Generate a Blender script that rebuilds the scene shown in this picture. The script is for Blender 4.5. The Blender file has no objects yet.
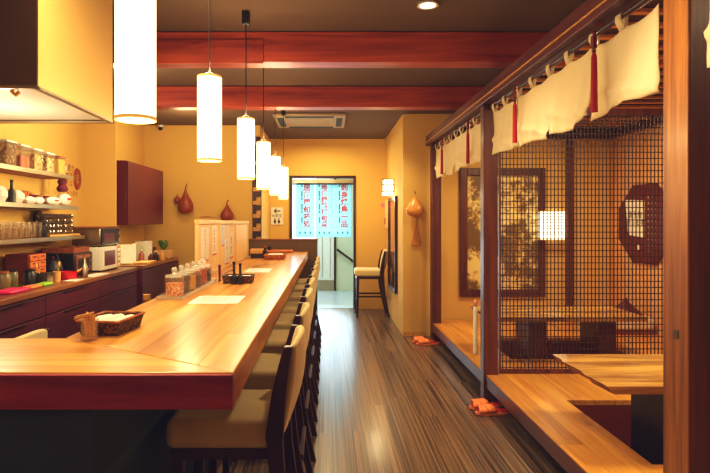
import bpy, bmesh, math, random
from mathutils import Vector, Matrix
random.seed(7)
R = math.radians
PI = math.pi
SC = bpy.context.scene
COL = SC.collection

# ------------------------------------------------------------------ colours
def lin(r, g, b, a=1.0):
    def f(c):
        c /= 255.0
        return c / 12.92 if c <= 0.04045 else ((c + 0.055) / 1.055) ** 2.4
    return (f(r), f(g), f(b), a)

# ------------------------------------------------------------------ mesh builder
class MB:
    def __init__(self):
        self.bm = bmesh.new()
    def _xf(self, vs, M):
        if M is not None:
            bmesh.ops.transform(self.bm, matrix=M, verts=vs)
    def box(self, x0, x1, y0, y1, z0, z1, M=None):
        v = [self.bm.verts.new(p) for p in ((x0,y0,z0),(x1,y0,z0),(x1,y1,z0),(x0,y1,z0),(x0,y0,z1),(x1,y0,z1),(x1,y1,z1),(x0,y1,z1))]
        for f in ((0,3,2,1),(4,5,6,7),(0,1,5,4),(1,2,6,5),(2,3,7,6),(3,0,4,7)):
            self.bm.faces.new([v[i] for i in f])
        self._xf(v, M)
        return self
    def hexa(self, pts):
        v = [self.bm.verts.new(p) for p in pts]
        for f in ((0,3,2,1),(4,5,6,7),(0,1,5,4),(1,2,6,5),(2,3,7,6),(3,0,4,7)):
            self.bm.faces.new([v[i] for i in f])
        return self
    def lathe(self, prof, c=(0,0,0), seg=24, M=None, closed=False, sq=1.0):
        rings = []; allv = []
        for (r, z) in prof:
            if r < 1e-6:
                v = self.bm.verts.new((c[0], c[1], c[2] + z)); rings.append([v]); allv.append(v)
            else:
                ring = [self.bm.verts.new((c[0] + r*math.cos(2*PI*k/seg), c[1] + r*sq*math.sin(2*PI*k/seg), c[2] + z)) for k in range(seg)]
                rings.append(ring); allv += ring
        pairs = list(zip(rings, rings[1:]))
        if closed: pairs.append((rings[-1], rings[0]))
        for a, b in pairs:
            for k in range(seg):
                k2 = (k+1) % seg
                if len(a) == 1 and len(b) == 1: continue
                if len(a) == 1: self.bm.faces.new((a[0], b[k2], b[k]))
                elif len(b) == 1: self.bm.faces.new((a[k], a[k2], b[0]))
                else: self.bm.faces.new((a[k], a[k2], b[k2], b[k]))
        self._xf(allv, M)
        return self
    def cyl(self, c, r, h, seg=20, r2=None, M=None):
        r2 = r if r2 is None else r2
        return self.lathe([(0,0),(r,0),(r2,h),(0,h)], c, seg, M)
    def tube(self, pts, r, seg=8, cap=True):
        pts = [Vector(p) for p in pts]
        rs = r if isinstance(r, (list, tuple)) else [r]*len(pts)
        rings = []
        for i, p in enumerate(pts):
            d = (pts[min(i+1, len(pts)-1)] - pts[max(i-1, 0)]).normalized()
            up = Vector((0,0,1)) if abs(d.z) < 0.95 else Vector((1,0,0))
            a = d.cross(up).normalized(); b = d.cross(a)
            rings.append([self.bm.verts.new(p + a*rs[i]*math.cos(2*PI*k/seg) + b*rs[i]*math.sin(2*PI*k/seg)) for k in range(seg)])
        for A, B in zip(rings, rings[1:]):
            for k in range(seg):
                self.bm.faces.new((A[k], A[(k+1)%seg], B[(k+1)%seg], B[k]))
        if cap:
            self.bm.faces.new(rings[0][::-1]); self.bm.faces.new(rings[-1])
        return self
    def prism(self, poly, a, b, axis='z', M=None):
        def P(u, v, w):
            return {'z': (u,v,w), 'y': (u,w,v), 'x': (w,u,v)}[axis]
        lo = [self.bm.verts.new(P(u,v,a)) for u,v in poly]
        hi = [self.bm.verts.new(P(u,v,b)) for u,v in poly]
        n = len(poly)
        self.bm.faces.new(lo[::-1]); self.bm.faces.new(hi)
        for k in range(n):
            self.bm.faces.new((lo[k], lo[(k+1)%n], hi[(k+1)%n], hi[k]))
        self._xf(lo+hi, M)
        return self
    def grid(self, fn, nu, nv, thick=0.0):
        g = [[self.bm.verts.new(fn(i/nu, j/nv)) for j in range(nv+1)] for i in range(nu+1)]
        for i in range(nu):
            for j in range(nv):
                self.bm.faces.new((g[i][j], g[i+1][j], g[i+1][j+1], g[i][j+1]))
        return self
    def ball(self, c, r, seg=16, sz=(1,1,1), noise=0.0):
        res = bmesh.ops.create_icosphere(self.bm, subdivisions=3, radius=1.0)
        for v in res['verts']:
            n = 1.0
            if noise:
                n += noise*(math.sin(v.co.x*7+c[0]*9)+math.sin(v.co.y*8+c[1]*5)+math.sin(v.co.z*9+v.co.x*5))/3
            v.co = Vector((c[0]+v.co.x*r*sz[0]*n, c[1]+v.co.y*r*sz[1]*n, c[2]+v.co.z*r*sz[2]*n))
        return self
    def build(self, name, m, parent=None, smooth=False, bevel=0.0, bseg=2, solid=0.0, subd=0, loc=None, rotz=0.0):
        bmesh.ops.recalc_face_normals(self.bm, faces=self.bm.faces)
        me = bpy.data.meshes.new(name); self.bm.to_mesh(me); self.bm.free()
        o = bpy.data.objects.new(name, me); COL.objects.link(o)
        if m is not None: me.materials.append(m)
        if smooth:
            for p in me.polygons: p.use_smooth = True
            me.set_sharp_from_angle(angle=R(40))
        if solid:
            s = o.modifiers.new('solid', 'SOLIDIFY'); s.thickness = solid; s.offset = 0
        if bevel:
            b = o.modifiers.new('bevel', 'BEVEL'); b.width = bevel; b.segments = bseg; b.limit_method = 'ANGLE'; b.angle_limit = R(40)
            if smooth is False and bseg > 1:
                for p in me.polygons: p.use_smooth = True
                me.set_sharp_from_angle(angle=R(40))
        if subd:
            s = o.modifiers.new('sub', 'SUBSURF'); s.levels = subd; s.render_levels = subd
        if parent is not None: o.parent = parent
        if loc is not None: o.location = loc
        if rotz: o.rotation_euler = (0,0,rotz)
        return o

def tag(o, label, cat, group=None):
    o['label'] = label; o['category'] = cat
    if group: o['group'] = group
    return o
def thing(name, label, cat, loc=(0,0,0), rotz=0.0, group=None):
    o = bpy.data.objects.new(name, None); COL.objects.link(o)
    o.empty_display_size = 0.05
    o.location = loc; o.rotation_euler = (0,0,rotz)
    return tag(o, label, cat, group)
def struct(o):
    o['kind'] = 'structure'; return o
def dup(root, loc=None, rotz=None, label=None, group=None):
    r = root.copy(); COL.objects.link(r)
    if loc is not None: r.location = loc
    if rotz is not None: r.rotation_euler = (0,0,rotz)
    if label: r['label'] = label
    if group: r['group'] = group
    for ch in list(root.children):
        c = ch.copy(); COL.objects.link(c); c.parent = r
        for g in list(ch.children):
            d = g.copy(); COL.objects.link(d); d.parent = c
    return r

def text_mesh(name, s, size, m, parent=None, M=None, ext=0.0, align='CENTER', space=1.0, bold=0.0):
    c = bpy.data.curves.new(name, 'FONT'); c.body = s; c.size = size; c.extrude = ext
    c.align_x = align; c.align_y = 'CENTER'; c.space_line = space; c.resolution_u = 2; c.offset = bold
    t = bpy.data.objects.new(name, c); COL.objects.link(t)
    bpy.context.view_layer.update()
    me = bpy.data.meshes.new_from_object(t.evaluated_get(bpy.context.evaluated_depsgraph_get()))
    bpy.data.objects.remove(t); bpy.data.curves.remove(c)
    me.name = name
    if M is not None: me.transform(M)
    me.materials.clear(); me.materials.append(m)
    o = bpy.data.objects.new(name, me); COL.objects.link(o)
    if parent is not None: o.parent = parent
    return o
# text facing -Y (towards the camera), +X and so on
def face_y(x, y, z): return Matrix.Translation((x,y,z)) @ Matrix.Rotation(R(90),4,'X')
def face_x(x, y, z): return Matrix.Translation((x,y,z)) @ Matrix.Rotation(R(90),4,'Z') @ Matrix.Rotation(R(90),4,'X')

# ------------------------------------------------------------------ materials
def nt(name):
    m = bpy.data.materials.new(name); m.use_nodes = True
    t = m.node_tree; b = t.nodes['Principled BSDF']
    return m, t, b
def N(t, ty, **kw):
    n = t.nodes.new(ty)
    for k, v in kw.items(): setattr(n, k, v)
    return n
def plain(name, c, rough=0.6, metal=0.0, var=0.06, scale=8.0, bump=0.0, spec=0.5, coat=0.0, emit=None, estr=0.0):
    m, t, b = nt(name)
    tc = N(t,'ShaderNodeTexCoord'); no = N(t,'ShaderNodeTexNoise'); no.inputs['Scale'].default_value = scale; no.inputs['Detail'].default_value = 4
    t.links.new(tc.outputs['Object'], no.inputs['Vector'])
    mx = N(t,'ShaderNodeMix', data_type='RGBA')
    t.links.new(no.outputs['Fac'], mx.inputs['Factor'])
    mx.inputs[6].default_value = tuple(max(0,x*(1-var)) for x in c[:3])+(1,)
    mx.inputs[7].default_value = tuple(min(1,x*(1+var)) for x in c[:3])+(1,)
    t.links.new(mx.outputs[2], b.inputs['Base Color'])
    b.inputs['Roughness'].default_value = rough; b.inputs['Metallic'].default_value = metal
    b.inputs['Specular IOR Level'].default_value = spec
    b.inputs['Coat Weight'].default_value = coat
    if emit:
        b.inputs['Emission Color'].default_value = emit; b.inputs['Emission Strength'].default_value = estr
    if bump:
        bp = N(t,'ShaderNodeBump'); bp.inputs['Strength'].default_value = bump; bp.inputs['Distance'].default_value = 0.01
        t.links.new(no.outputs['Fac'], bp.inputs['Height']); t.links.new(bp.outputs['Normal'], b.inputs['Normal'])
    return m
def wood(name, dark, light, axis='y', grain=18.0, rough=0.45, plank=0.0, seam=0.004, across='x', coat=0.0, pvar=0.25, length=0.06, spec=0.5, knots=False, contrast=(0.3,0.7), detail=6, bump=0.1, distort=0.6, seamc=None):
    """long-grain wood: noise stretched along one object axis, optional boards of width `plank` laid along that axis"""
    m, t, b = nt(name)
    tc = N(t,'ShaderNodeTexCoord'); mp = N(t,'ShaderNodeMapping')
    s = {'x': (length,1,1), 'y': (1,length,1), 'z': (1,1,length)}[axis]
    mp.inputs['Scale'].default_value = tuple(v*grain for v in s)
    t.links.new(tc.outputs['Object'], mp.inputs['Vector'])
    vec = mp.outputs['Vector']
    bid = None
    if plank:
        sp = N(t,'ShaderNodeSeparateXYZ'); t.links.new(tc.outputs['Object'], sp.inputs[0])
        dv = N(t,'ShaderNodeMath', operation='DIVIDE'); t.links.new(sp.outputs[across.upper()], dv.inputs[0]); dv.inputs[1].default_value = plank
        fl = N(t,'ShaderNodeMath', operation='FLOOR'); t.links.new(dv.outputs[0], fl.inputs[0])
        # boards are cut to length with a random offset per row
        dl = N(t,'ShaderNodeMath', operation='DIVIDE'); t.links.new(sp.outputs[axis.upper()], dl.inputs[0]); dl.inputs[1].default_value = 1.9
        wr = N(t,'ShaderNodeTexWhiteNoise', noise_dimensions='1D'); t.links.new(fl.outputs[0], wr.inputs['W'])
        ad = N(t,'ShaderNodeMath', operation='ADD'); t.links.new(dl.outputs[0], ad.inputs[0]); t.links.new(wr.outputs['Value'], ad.inputs[1])
        f2 = N(t,'ShaderNodeMath', operation='FLOOR'); t.links.new(ad.outputs[0], f2.inputs[0])
        cb = N(t,'ShaderNodeCombineXYZ'); t.links.new(fl.outputs[0], cb.inputs[0]); t.links.new(f2.outputs[0], cb.inputs[1])
        wn = N(t,'ShaderNodeTexWhiteNoise', noise_dimensions='2D'); t.links.new(cb.outputs[0], wn.inputs['Vector'])
        va = N(t,'ShaderNodeVectorMath', operation='ADD'); sc = N(t,'ShaderNodeVectorMath', operation='SCALE'); sc.inputs[3].default_value = 37.0
        t.links.new(wn.outputs['Color'], sc.inputs[0]); t.links.new(sc.outputs[0], va.inputs[0]); t.links.new(vec, va.inputs[1])
        vec = va.outputs[0]; bid = wn.outputs['Value']
        fr = N(t,'ShaderNodeMath', operation='FRACT'); t.links.new(dv.outputs[0], fr.inputs[0])
        pg = N(t,'ShaderNodeMath', operation='PINGPONG'); t.links.new(dv.outputs[0], pg.inputs[0]); pg.inputs[1].default_value = 0.5
        ls = N(t,'ShaderNodeMath', operation='LESS_THAN'); t.links.new(pg.outputs[0], ls.inputs[0]); ls.inputs[1].default_value = seam/plank
    no = N(t,'ShaderNodeTexNoise'); no.inputs['Scale'].default_value = 1.0; no.inputs['Detail'].default_value = detail; no.inputs['Roughness'].default_value = 0.6; no.inputs['Distortion'].default_value = distort
    t.links.new(vec, no.inputs['Vector'])
    cr = N(t,'ShaderNodeValToRGB'); cr.color_ramp.elements[0].position = contrast[0]; cr.color_ramp.elements[1].position = contrast[1]
    cr.color_ramp.elements[0].color = dark; cr.color_ramp.elements[1].color = light
    t.links.new(no.outputs['Fac'], cr.inputs[0])
    col = cr.outputs[0]
    if plank:
        hm = N(t,'ShaderNodeMapRange'); t.links.new(bid, hm.inputs['Value']); hm.inputs['To Min'].default_value = 1-pvar; hm.inputs['To Max'].default_value = 1+pvar
        ml = N(t,'ShaderNodeVectorMath', operation='SCALE'); t.links.new(col, ml.inputs[0]); t.links.new(hm.outputs[0], ml.inputs[3])
        mx = N(t,'ShaderNodeMix', data_type='RGBA'); t.links.new(ls.outputs[0], mx.inputs['Factor'])
        t.links.new(ml.outputs[0], mx.inputs[6]); mx.inputs[7].default_value = seamc or tuple(v*0.35 for v in dark[:3])+(1,)
        col = mx.outputs[2]
    t.links.new(col, b.inputs['Base Color'])
    if knots:
        vo = N(t,'ShaderNodeTexVoronoi'); mk = N(t,'ShaderNodeMapping')
        mk.inputs['Scale'].default_value = tuple({'x': (1.1,3,3), 'y': (3,1.1,3), 'z': (3,3,1.1)}[axis])
        t.links.new(tc.outputs['Object'], mk.inputs['Vector']); t.links.new(mk.outputs[0], vo.inputs['Vector']); vo.inputs['Scale'].default_value = 1.6
        kr = N(t,'ShaderNodeValToRGB'); kr.color_ramp.elements[0].position = 0.03; kr.color_ramp.elements[1].position = 0.12
        kr.color_ramp.elements[0].color = (0.25,0.2,0.2,1); kr.color_ramp.elements[1].color = (1,1,1,1)
        t.links.new(vo.outputs['Distance'], kr.inputs[0])
        mu = N(t,'ShaderNodeVectorMath', operation='MULTIPLY'); t.links.new(col, mu.inputs[0]); t.links.new(kr.outputs[0], mu.inputs[1])
        t.links.new(mu.outputs[0], b.inputs['Base Color'])
    b.inputs['Roughness'].default_value = rough; b.inputs['Coat Weight'].default_value = coat; b.inputs['Coat Roughness'].default_value = 0.15
    b.inputs['Specular IOR Level'].default_value = spec
    if bump:
        bp = N(t,'ShaderNodeBump'); bp.inputs['Strength'].default_value = bump; bp.inputs['Distance'].default_value = 0.004
        t.links.new(no.outputs['Fac'], bp.inputs['Height']); t.links.new(bp.outputs['Normal'], b.inputs['Normal'])
    return m
def fabric(name, c, scale=260.0, rough=0.9, var=0.16, transl=0.0):
    m, t, b = nt(name)
    tc = N(t,'ShaderNodeTexCoord'); wv = N(t,'ShaderNodeTexNoise'); wv.inputs['Scale'].default_value = scale; wv.inputs['Detail'].default_value = 2
    big = N(t,'ShaderNodeTexNoise'); big.inputs['Scale'].default_value = 5.0
    t.links.new(tc.outputs['Object'], wv.inputs['Vector']); t.links.new(tc.outputs['Object'], big.inputs['Vector'])
    ad = N(t,'ShaderNodeMath', operation='ADD'); t.links.new(wv.outputs['Fac'], ad.inputs[0]); t.links.new(big.outputs['Fac'], ad.inputs[1])
    hf = N(t,'ShaderNodeMath', operation='MULTIPLY'); t.links.new(ad.outputs[0], hf.inputs[0]); hf.inputs[1].default_value = 0.5
    mx = N(t,'ShaderNodeMix', data_type='RGBA'); t.links.new(hf.outputs[0], mx.inputs['Factor'])
    mx.inputs[6].default_value = tuple(x*(1-var*2) for x in c[:3])+(1,); mx.inputs[7].default_value = tuple(min(1,x*(1+var*2)) for x in c[:3])+(1,)
    t.links.new(mx.outputs[2], b.inputs['Base Color'])
    b.inputs['Roughness'].default_value = rough; b.inputs['Sheen Weight'].default_value = 0.2
    if transl:
        tr = N(t,'ShaderNodeBsdfTranslucent'); t.links.new(mx.outputs[2], tr.inputs['Color'])
        ms = N(t,'ShaderNodeMixShader'); ms.inputs[0].default_value = transl
        t.links.new(b.outputs[0], ms.inputs[1]); t.links.new(tr.outputs[0], ms.inputs[2])
        t.links.new(ms.outputs[0], t.nodes['Material Output'].inputs['Surface'])
    return m
def glow(name, c, s, vary=0.0):
    m, t, b = nt(name)
    e = N(t,'ShaderNodeEmission'); e.inputs['Color'].default_value = c; e.inputs['Strength'].default_value = s
    if vary:
        tc = N(t,'ShaderNodeTexCoord'); no = N(t,'ShaderNodeTexNoise'); no.inputs['Scale'].default_value = 30
        t.links.new(tc.outputs['Object'], no.inputs['Vector'])
        mr = N(t,'ShaderNodeMapRange'); mr.inputs['To Min'].default_value = s*(1-vary); mr.inputs['To Max'].default_value = s*(1+vary)
        t.links.new(no.outputs['Fac'], mr.inputs['Value']); t.links.new(mr.outputs[0], e.inputs['Strength'])
    t.links.new(e.outputs[0], t.nodes['Material Output'].inputs['Surface'])
    return m
def thin_glass(name, tint=(1,1,1,1), amount=0.12, rough=0.05, haze=0.0):
    m, t, b = nt(name)
    tr = N(t,'ShaderNodeBsdfTransparent'); tr.inputs['Color'].default_value = tint
    gl = N(t,'ShaderNodeBsdfGlossy'); gl.inputs['Roughness'].default_value = rough
    lw = N(t,'ShaderNodeLayerWeight'); lw.inputs['Blend'].default_value = 0.25
    ad = N(t,'ShaderNodeMath', operation='MULTIPLY_ADD'); t.links.new(lw.outputs['Facing'], ad.inputs[0]); ad.inputs[1].default_value = amount*1.6; ad.inputs[2].default_value = amount*0.35; ad.use_clamp = True
    df = N(t,'ShaderNodeBsdfDiffuse'); df.inputs['Color'].default_value = (0.9,0.88,0.82,1)
    m0 = N(t,'ShaderNodeMixShader'); m0.inputs[0].default_value = haze; t.links.new(tr.outputs[0], m0.inputs[1]); t.links.new(df.outputs[0], m0.inputs[2])
    ms = N(t,'ShaderNodeMixShader'); t.links.new(ad.outputs[0], ms.inputs[0]); t.links.new(m0.outputs[0], ms.inputs[1]); t.links.new(gl.outputs[0], ms.inputs[2])
    t.links.new(ms.outputs[0], t.nodes['Material Output'].inputs['Surface'])
    return m
def speckle(name, cols, scale=60.0, rough=0.7, axis=None):
    m, t, b = nt(name)
    tc = N(t,'ShaderNodeTexCoord'); vo = N(t,'ShaderNodeTexVoronoi'); vo.inputs['Scale'].default_value = scale
    mp = N(t,'ShaderNodeMapping')
    if axis == 'z': mp.inputs['Scale'].default_value = (1,1,0.02)
    t.links.new(tc.outputs['Object'], mp.inputs['Vector']); t.links.new(mp.outputs[0], vo.inputs['Vector'])
    sp = N(t,'ShaderNodeSeparateColor'); t.links.new(vo.outputs['Color'], sp.inputs[0])
    cr = N(t,'ShaderNodeValToRGB'); cr.color_ramp.interpolation = 'CONSTANT'
    n = len(cols)
    cr.color_ramp.elements[0].color = cols[0]; cr.color_ramp.elements[1].position = 1/n; cr.color_ramp.elements[1].color = cols[1]
    for i in range(2, n):
        e = cr.color_ramp.elements.new(i/n); e.color = cols[i]
    t.links.new(sp.outputs[0], cr.inputs[0]); t.links.new(cr.outputs[0], b.inputs['Base Color'])
    b.inputs['Roughness'].default_value = rough
    return m
def sepia_art(name):
    m, t, b = nt(name)
    tc = N(t,'ShaderNodeTexCoord')
    n1 = N(t,'ShaderNodeTexNoise'); n1.inputs['Scale'].default_value = 2.6; n1.inputs['Detail'].default_value = 3
    n2 = N(t,'ShaderNodeTexNoise'); n2.inputs['Scale'].default_value = 16; n2.inputs['Detail'].default_value = 9; n2.inputs['Roughness'].default_value = 0.72
    t.links.new(tc.outputs['Object'], n1.inputs['Vector']); t.links.new(tc.outputs['Object'], n2.inputs['Vector'])
    sp = N(t,'ShaderNodeSeparateXYZ'); t.links.new(tc.outputs['Object'], sp.inputs[0])
    mr = N(t,'ShaderNodeMapRange'); t.links.new(sp.outputs['Z'], mr.inputs['Value'])
    mr.inputs['From Min'].default_value = 0.5; mr.inputs['From Max'].default_value = 1.9; mr.inputs['To Min'].default_value = 0.05; mr.inputs['To Max'].default_value = -0.13
    a1 = N(t,'ShaderNodeMath', operation='ADD'); t.links.new(n1.outputs['Fac'], a1.inputs[0]); t.links.new(mr.outputs[0], a1.inputs[1])
    s1 = N(t,'ShaderNodeMath', operation='MULTIPLY'); t.links.new(a1.outputs[0], s1.inputs[0]); s1.inputs[1].default_value = 0.9
    a2 = N(t,'ShaderNodeMath', operation='ADD'); t.links.new(s1.outputs[0], a2.inputs[0]); t.links.new(n2.outputs['Fac'], a2.inputs[1])
    cr = N(t,'ShaderNodeValToRGB'); cr.color_ramp.elements[0].position = 0.84; cr.color_ramp.elements[1].position = 1.06
    cr.color_ramp.elements[0].color = lin(238,216,154); cr.color_ramp.elements[1].color = lin(120,92,46)
    e = cr.color_ramp.elements.new(0.95); e.color = lin(176,144,84)
    t.links.new(a2.outputs[0], cr.inputs[0]); t.links.new(cr.outputs[0], b.inputs['Base Color']); b.inputs['Roughness'].default_value = 0.5
    return m

M = {}
M['wall'] = plain('plaster_wall', lin(220,180,98), 0.8, var=0.04, scale=3, bump=0.03)
M['wall_white'] = plain('white_wall', lin(226,226,214), 0.8, var=0.03, scale=3)
M['wall_green'] = plain('pale_green_wall', lin(205,208,180), 0.8, var=0.04, scale=3)
M['ceiling'] = plain('dark_ceiling', lin(104,82,60), 0.85, var=0.06, scale=4)
M['floor'] = wood('dark_floorboards', lin(34,25,22), lin(136,108,84), 'y', grain=75, rough=0.29, plank=0.15, seam=0.0015, across='x', pvar=0.16, length=0.008, contrast=(0.38,0.64), detail=6, spec=0.7, coat=0.2, bump=0.03, distort=0.1, seamc=lin(150,126,100))
M['entry_floor'] = plain('pale_entry_floor', lin(170,185,190), 0.25, var=0.08, scale=5)
M['counter'] = wood('honey_counter_wood', lin(172,100,36), lin(232,174,84), 'y', grain=16, rough=0.30, plank=0.11, seam=0.0007, across='x', pvar=0.2, length=0.06, coat=0.15)
M['counter_x'] = wood('honey_counter_wood_cross', lin(176,104,38), lin(234,176,86), 'x', grain=16, rough=0.30, plank=0.11, seam=0.0007, across='y', pvar=0.16, length=0.06, coat=0.15)
M['fascia'] = wood('shade_tinted_board', lin(120,22,50), lin(200,62,80), 'x', grain=20, rough=0.5, length=0.08)  # magenta-red shade tint of the counter front put into the wood colour
M['dark_panel'] = plain('slate_panel', lin(48,70,80), 0.7, var=0.15, scale=6)
M['beam'] = wood('red_beam_wood', lin(112,24,28), lin(190,84,50), 'x', grain=14, rough=0.45, length=0.08, knots=True)
M['post'] = wood('dark_red_post', lin(64,24,26), lin(116,58,38), 'z', grain=22, rough=0.4, length=0.05, coat=0.1)
M['post_y'] = wood('dark_red_lintel', lin(60,22,26), lin(110,52,38), 'y', grain=22, rough=0.4, length=0.05, coat=0.1)
M['dark_wood'] = wood('chair_dark_wood', lin(40,18,20), lin(76,34,34), 'z', grain=30, rough=0.35, length=0.06)
M['cabinet'] = wood('oxblood_cabinet', lin(70,20,38), lin(104,34,54), 'y', grain=10, rough=0.5, length=0.08)
M['cabinet_top'] = wood('brown_worktop', lin(120,74,40), lin(160,104,58), 'y', grain=14, rough=0.3, length=0.06)
M['platform'] = wood('platform_boards', lin(186,118,44), lin(230,172,80), 'y', grain=20, rough=0.33, plank=0.13, seam=0.001, across='x', pvar=0.14, length=0.06, coat=0.15)
M['platform_x'] = wood('platform_boards_cross', lin(186,118,44), lin(230,172,80), 'x', grain=20, rough=0.33, plank=0.13, seam=0.001, across='y', pvar=0.14, length=0.06, coat=0.15)
M['pit'] = plain('pit_lining', lin(120,44,26), 0.6, var=0.1)
M['slab'] = wood('live_edge_slab', lin(108,64,24), lin(230,182,100), 'x', grain=8, rough=0.25, length=0.16, coat=0.3, contrast=(0.3,0.72))
M['bark'] = wood('slab_bark_edge', lin(120,70,34), lin(190,130,72), 'y', grain=40, rough=0.8, length=0.3, bump=0.6)
M['seat'] = fabric('beige_seat_fabric', lin(218,198,148))
M['noren'] = fabric('cream_noren_cloth', lin(244,230,196), 420, transl=0.25, var=0.06)
M['lattice'] = wood('lattice_bars', lin(40,14,14), lin(66,26,22), 'z', grain=20, rough=0.5)
M['gold_strip'] = wood('pale_wood_strip', lin(196,138,54), lin(226,170,80), 'z', grain=30, rough=0.5)
M['screen_wood'] = wood('pale_screen_wood', lin(228,186,118), lin(244,212,150), 'z', grain=14, rough=0.5, length=0.08)
M['shade'] = glow('lamp_shade_paper', (1.0,0.84,0.56,1), 3.6, 0.05)
M['shade_rim'] = plain('shade_rim', lin(236,190,110), 0.6, emit=lin(255,190,100), estr=0.5)
M['sconce_glow'] = glow('sconce_paper', (1.0,0.80,0.46,1), 3.0)
M['cube_glow'] = glow('cube_lamp_paper', (1.0,0.70,0.30,1), 0.9, 0.2)
M['window_glow'] = glow('lit_washi_paper', (1.0,0.86,0.58,1), 3.0, 0.1)
M['black'] = plain('black_plastic', lin(26,22,24), 0.45, var=0.1)
M['black_metal'] = plain('black_metal', lin(30,26,26), 0.4, metal=0.3)
M['steel'] = plain('brushed_steel', lin(188,176,150), 0.3, metal=1.0, var=0.06, scale=3)
M['hood'] = plain('brass_toned_steel', lin(226,186,116), 0.45, metal=0.4, var=0.05, scale=2)
M['hood_in'] = plain('hood_liner', lin(236,224,196), 0.5, var=0.03)
M['white'] = plain('white_enamel', lin(232,226,214), 0.45, var=0.03)
M['paper'] = plain('white_paper', lin(240,234,222), 0.8, var=0.03)
M['paper_blue'] = plain('bluish_paper', lin(206,216,236), 0.8, var=0.04)
M['ink'] = plain('black_ink', lin(36,28,28), 0.8)
M['red_ink'] = plain('red_ink', lin(205,60,52), 0.8)
M['brown_ink'] = plain('brown_ink', lin(120,62,30), 0.8)
M['orange'] = plain('orange_vinyl', lin(250,140,78), 0.5, var=0.08)
M['red_sole'] = plain('red_insole', lin(196,30,40), 0.5, var=0.08)
M['tassel'] = plain('red_tassel_thread', lin(176,16,34), 0.7, var=0.2, scale=80)
M['bead'] = plain('red_wood_bead', lin(110,20,22), 0.35)
M['gourd_red'] = plain('red_brown_gourd', lin(150,66,30), 0.4, var=0.2, scale=6)
M['gourd_tan'] = plain('tan_gourd', lin(206,140,62), 0.35, var=0.12, scale=6)
M['wicker'] = speckle('dark_wicker', [lin(60,30,20), lin(96,56,32), lin(46,22,16), lin(130,84,48)], 120)
M['wicker_tan'] = speckle('tan_wicker', [lin(170,100,50), lin(200,130,70), lin(140,80,40)], 120)
M['towel'] = fabric('white_towel', lin(236,228,212), 200, var=0.05)
M['napkin'] = plain('tan_napkin', lin(214,168,100), 0.85, var=0.1, scale=30)
M['glass'] = thin_glass('thin_clear_glass', (0.98,0.97,0.95,1), 0.16, haze=0.045)
M['clear_lid'] = thin_glass('clear_lid_acrylic', (1,0.99,0.97,1), 0.25, haze=0.32)
M['smoke_glass'] = thin_glass('smoky_glass', (0.80,0.72,0.58,1), 0.3, haze=0.05)
M['door_glass'] = thin_glass('door_glass', (0.92,0.98,1,1), 0.04)
M['chrome'] = plain('chrome_ball', lin(200,190,160), 0.15, metal=1.0)
M['red_plastic'] = plain('red_plastic', lin(196,28,40), 0.35)
M['red_lamp'] = glow('red_indicator', (1.0,0.06,0.04,1), 3.0)
M['pink'] = plain('pink_packet', lin(236,40,120), 0.5)
M['green'] = plain('lime_packet', lin(150,210,60), 0.5)
M['leaf'] = plain('green_leaf', lin(96,132,50), 0.5, var=0.25, scale=40)
M['chest'] = wood('red_drawer_chest', lin(90,28,26), lin(130,46,34), 'y', grain=20, rough=0.5)
M['drawer'] = wood('orange_drawer_front', lin(190,96,44), lin(216,124,62), 'y', grain=20, rough=0.5)
M['board'] = wood('wooden_tray', lin(120,60,34), lin(168,96,54), 'y', grain=20, rough=0.5)
M['purple'] = plain('purple_cloth', lin(110,36,56), 0.8)
M['ac'] = plain('ac_plastic', lin(168,150,122), 0.5)
M['cloth_cyan'] = fabric('pale_blue_cloth', lin(196,236,244), 300, transl=0.72, var=0.03)
M['cyan_ink'] = plain('teal_ink', lin(60,130,150), 0.8)
M['daylight'] = glow('daylight_pane', (0.72,0.92,1.0,1), 2.0)
M['alarm'] = plain('cream_box', lin(226,190,130), 0.5)
M['mirror'] = plain('pinkish_mirror', lin(216,170,140), 0.08, metal=0.9, var=0.02)
M['art'] = sepia_art('sepia_tree_painting')
M['maroon'] = plain('maroon_lacquer', lin(98,28,40), 0.35)
M['booth_wall'] = plain('booth_side_wall', lin(226,176,120), 0.8, var=0.05, scale=3)
M['strip'] = plain('pale_metal_strip', lin(170,176,180), 0.22, metal=0.8)
M['dark_screen'] = plain('brown_screen_panel', lin(106,80,46), 0.6, var=0.1)
M['content'] = [speckle('mixed_beans', [lin(120,80,40), lin(70,40,20), lin(200,160,100), lin(90,50,24)], 55),
    speckle('pink_sticks', [lin(214,110,80), lin(170,60,48), lin(230,150,110)], 60, axis='z'),
    speckle('mixed_cream', [lin(232,206,150), lin(150,120,50), lin(240,220,170), lin(200,160,90)], 60),
    speckle('mixed_cream_b', [lin(228,200,140), lin(120,100,50), lin(245,228,180), lin(190,150,80)], 70),
    plain('yellow_powder', lin(240,204,96), 0.8)]
M['spice'] = [speckle('pink_spice', [lin(226,150,100), lin(200,90,60), lin(240,196,140)], 140), plain('dark_soy', lin(60,24,16), 0.3), plain('tan_spice', lin(210,160,70), 0.7, var=0.2, scale=60),
    plain('brown_spice', lin(90,44,24), 0.7, var=0.2, scale=60), plain('red_spice', lin(176,30,26), 0.6, var=0.2, scale=60), plain('plum_sauce', lin(70,24,28), 0.4)]

# ------------------------------------------------------------------ camera (level, shifted lens)
CZ = 1.32; F = 560.0; PX, PY = 327.0, 221.0
cam = bpy.data.cameras.new('camera'); co = bpy.data.objects.new('camera', cam); COL.objects.link(co)
co.location = (0,0,CZ); co.rotation_euler = (R(90),0,0)
cam.sensor_width = 36; cam.lens = F/710*36
cam.shift_x = (355-PX)/710; cam.shift_y = (PY-236.5)/710
cam.clip_start = 0.05
SC.camera = co
def X(px, y): return (px-PX)*y/F
def Z(py, y): return CZ - (py-PY)*y/F

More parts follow.
